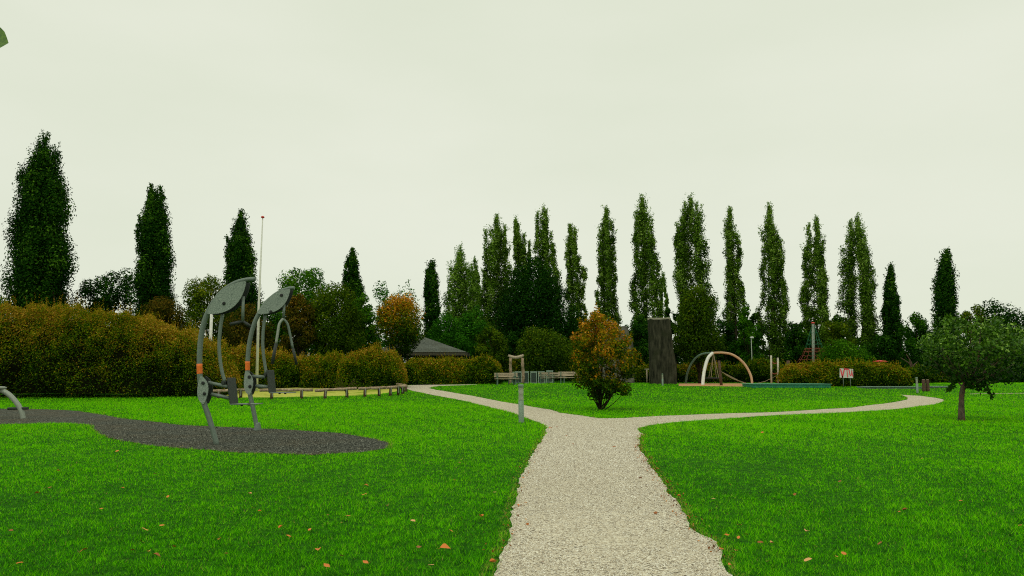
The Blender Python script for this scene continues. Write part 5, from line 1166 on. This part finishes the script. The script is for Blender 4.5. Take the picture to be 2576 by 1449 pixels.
# ------------------------------------------------------------------ fallen leaves (individual things)
LEAF_PX = [  # crop8 coordinates -> frame
 (152, 300, 'leaf_yellow', .06), (752, 437, 'leaf_orange', .09), (972, 420, 'leaf_orange', .08), (1168, 392, 'leaf_yellow', .07), (371, 566, 'leaf_orange', .08), (1000, 588, 'leaf_pale', .1), (785, 683, 'leaf_orange', .11), (1080, 740, 'leaf_orange', .08), (237, 725, 'leaf_orange', .11), (320, 683, 'leaf_brown', .09), (1607, 720, 'leaf_pale', .1), (1803, 660, 'leaf_orange', .08), (650, 817, 'leaf_orange', .07), (1628, 813, 'leaf_pale', .08), (1671, 832, 'leaf_orange', .06), (936, 960, 'leaf_yellow', .13), (1042, 940, 'leaf_orange', .11), (914, 1046, 'leaf_yellow', .09), (953, 1110, 'leaf_yellow', .11), (1002, 1147, 'leaf_brown', .12), (1411, 1024, 'leaf_orange', .10), (1122, 1071, 'leaf_orange', .08), (850, 1100, 'leaf_orange', .06), (535, 1113, 'leaf_orange', .10), (68, 972, 'leaf_brown', .08), (123, 1188, 'leaf_orange', .08), (1806, 936, 'leaf_orange', .09), (1855, 1007, 'leaf_orange', .09), (1994, 961, 'leaf_orange', .08), (2111, 862, 'leaf_brown', .06), (2242, 876, 'leaf_orange', .10), (2198, 909, 'leaf_brown', .05), (2345, 724, 'leaf_orange', .10), (2360, 670, 'leaf_orange', .11), (2495, 796, 'leaf_pale', .12), (2048, 1104, 'leaf_orange', .10), (2196, 1138, 'leaf_pale', .09), (2105, 1208, 'leaf_orange', .10), (2355, 1186, 'leaf_orange', .09), (1453, 1118, 'leaf_brown', .07), (1919, 262, 'leaf_yellow', .10), (2130, 588, 'leaf_orange', .06), (2256, 592, 'leaf_pale', .06), (2495, 267, 'leaf_orange', .06), (1437, 99, 'leaf_yellow', .08), (670, 178, 'leaf_orange', .07)]
F = [(972.7,)]
spots = [(.3906 * a, 972.7 + .3906 * c_, mt, s) for a, c_, mt, s in LEAF_PX]
def q7(a, c_): return (1006 + .3287 * a, 972.7 + .3287 * c_)
for a, c_, mt, s in [(150, 478, 'leaf_brown', .07), (472, 580, 'leaf_yellow', .06), (458, 606, 'leaf_brown', .08), (420, 752, 'leaf_orange', .12), (723, 845, 'leaf_pale', .10), (908, 918, 'leaf_orange', .07), (623, 1038, 'leaf_orange', .13), (100, 1075, 'leaf_pale', .11), (390, 1160, 'leaf_orange', .09), (147, 1282, 'leaf_brown', .13), (347, 1310, 'leaf_orange', .15), (240, 1415, 'leaf_pale', .09), (712, 1390, 'leaf_orange', .12), (1325, 450, 'leaf_brown', .07), (1640, 469, 'leaf_brown', .10), (1650, 592, 'leaf_brown', .08), (1840, 716, 'leaf_brown', .11), (1955, 985, 'leaf_brown', .10), (975, 1068, 'leaf_orange', .07), (1095, 1365, 'leaf_brown', .08), (860, 1140, 'leaf_orange', .06), (1800, 470, 'leaf_orange', .07), (1885, 575, 'leaf_brown', .08), (2055, 765, 'leaf_brown', .08), (2140, 870, 'leaf_orange', .08), (2210, 1038, 'leaf_orange', .10), (945, 710, 'leaf_orange', .06), (1805, 500, 'leaf_orange', .06), (1275, 385, 'leaf_brown', .05), (1155, 328, 'leaf_orange', .12), (1200, 318, 'leaf_brown', .1)]:
    spots.append((*q7(a, c_), mt, s))
def q8(a, c_): return (1569.7 + .3906 * a, 1006.2 + .3906 * c_)
for a, c_, mt, s in [(892, 226, 'leaf_orange', .10), (561, 203, 'leaf_yellow', .07), (2100, 320, 'leaf_brown', .09), (1922, 398, 'leaf_orange', .07), (684, 572, 'leaf_orange', .08), (1390, 549, 'leaf_brown', .08), (1100, 640, 'leaf_brown', .08), (1775, 758, 'leaf_orange', .09), (2170, 677, 'leaf_orange', .09), (1810, 735, 'leaf_brown', .09), (575, 670, 'leaf_pale', .10), (748, 843, 'leaf_orange', .10), (1178, 890, 'leaf_pale', .10), (1241, 992, 'leaf_pale', .09), (1418, 1036, 'leaf_orange', .11), (1187, 1082, 'leaf_pale', .11), (955, 958, 'leaf_pale', .09), (740, 930, 'leaf_orange', .08), (788, 908, 'leaf_brown', .07), (628, 980, 'leaf_orange', .10), (1647, 962, 'leaf_brown', .08), (2553, 843, 'leaf_orange', .08), (2535, 453, 'leaf_orange', .06), (683, 1108, 'leaf_orange', .07), (1370, 1058, 'leaf_orange', .06), (430, 715, 'leaf_orange', .08), (1015, 738, 'leaf_brown', .06), (555, 748, 'leaf_orange', .06), (205, 745, 'leaf_brown', .09), (335, 745, 'leaf_orange', .05), (880, 960, 'leaf_brown', .09), (665, 905, 'leaf_orange', .08), (930, 1085, 'leaf_pale', .07)]:
    spots.append((*q8(a, c_), mt, s))
CN = {'leaf_orange': 'orange', 'leaf_yellow': 'yellow', 'leaf_brown': 'brown', 'leaf_pale': 'pale tan'}
protos = []
for k in range(6):
    v, f = leafshape(Vector((-.5, 0, 0)), (1, 0, 0), (0, 0, 1), 1.0, random.uniform(.26, .42), fold=random.uniform(-.3, .8))
    v = [p + Vector((0, 0, .12 * math.sin(p.x * 3 + k) + .05 * math.sin(p.y * 9 + k))) for p in v]
    v.append(Vector((-.78, .03, .03))); v.append(Vector((-.5, .02, .02))); v.append(Vector((-.5, -.02, .02))); f = f + [(len(v) - 3, len(v) - 2, len(v) - 1)]
    protos.append((v, f))
mesh_cache = {}
P_PATH = poly_path
for (px, py, mt, s) in spots:
    if py > 1462: continue
    s *= 0.60 if py > 1150 else 0.85
    p = gnd(px, min(py, 1449)); k = random.randrange(6)
    key = (k, mt)
    if key not in mesh_cache:
        me = bpy.data.meshes.new('fallen_leaf'); me.from_pydata([tuple(a) for a in protos[k][0]], [], protos[k][1]); me.materials.append(M[mt]); me.update(); mesh_cache[key] = me
    o = bpy.data.objects.new('fallen_leaf', mesh_cache[key]); COL.objects.link(o)
    on_path = bool(inside(P_PATH, np.array([p.x]), np.array([p.y]))[0]); on_pad = bool(inside(poly_pad, np.array([p.x]), np.array([p.y]))[0])
    lift = .010 if (on_path or on_pad) else .040
    o.location = (p.x, p.y, p.z + lift + .2 * s)
    o.rotation_euler = (random.uniform(-.25, .45), random.uniform(-.3, .3), random.uniform(0, 6.28)); o.scale = (s, s, s)
    if on_path: lb, gr = f'small {CN[mt]} fallen leaf lying on the pale gravel path', f'{CN[mt]} leaves on the gravel path'
    elif on_pad: lb, gr = f'small {CN[mt]} fallen leaf lying on the dark rubber pad', f'{CN[mt]} leaves on the rubber pad'
    else:
        sd = 'left' if px < 1290 else 'right'
        big = s >= .10
        if py < 1060: lb = f'{CN[mt]} fallen leaf on the farther lawn grass'; gr = f'{CN[mt]} leaves on the farther lawn'
        else:
            lb = f"{'large' if big else 'small'} {CN[mt]} fallen leaf on the lawn {sd} of the gravel path"; gr = f"{'large' if big else 'small'} {CN[mt]} leaves on the lawn {sd} of the path"
    tag(o, lb, 'leaf', gr)
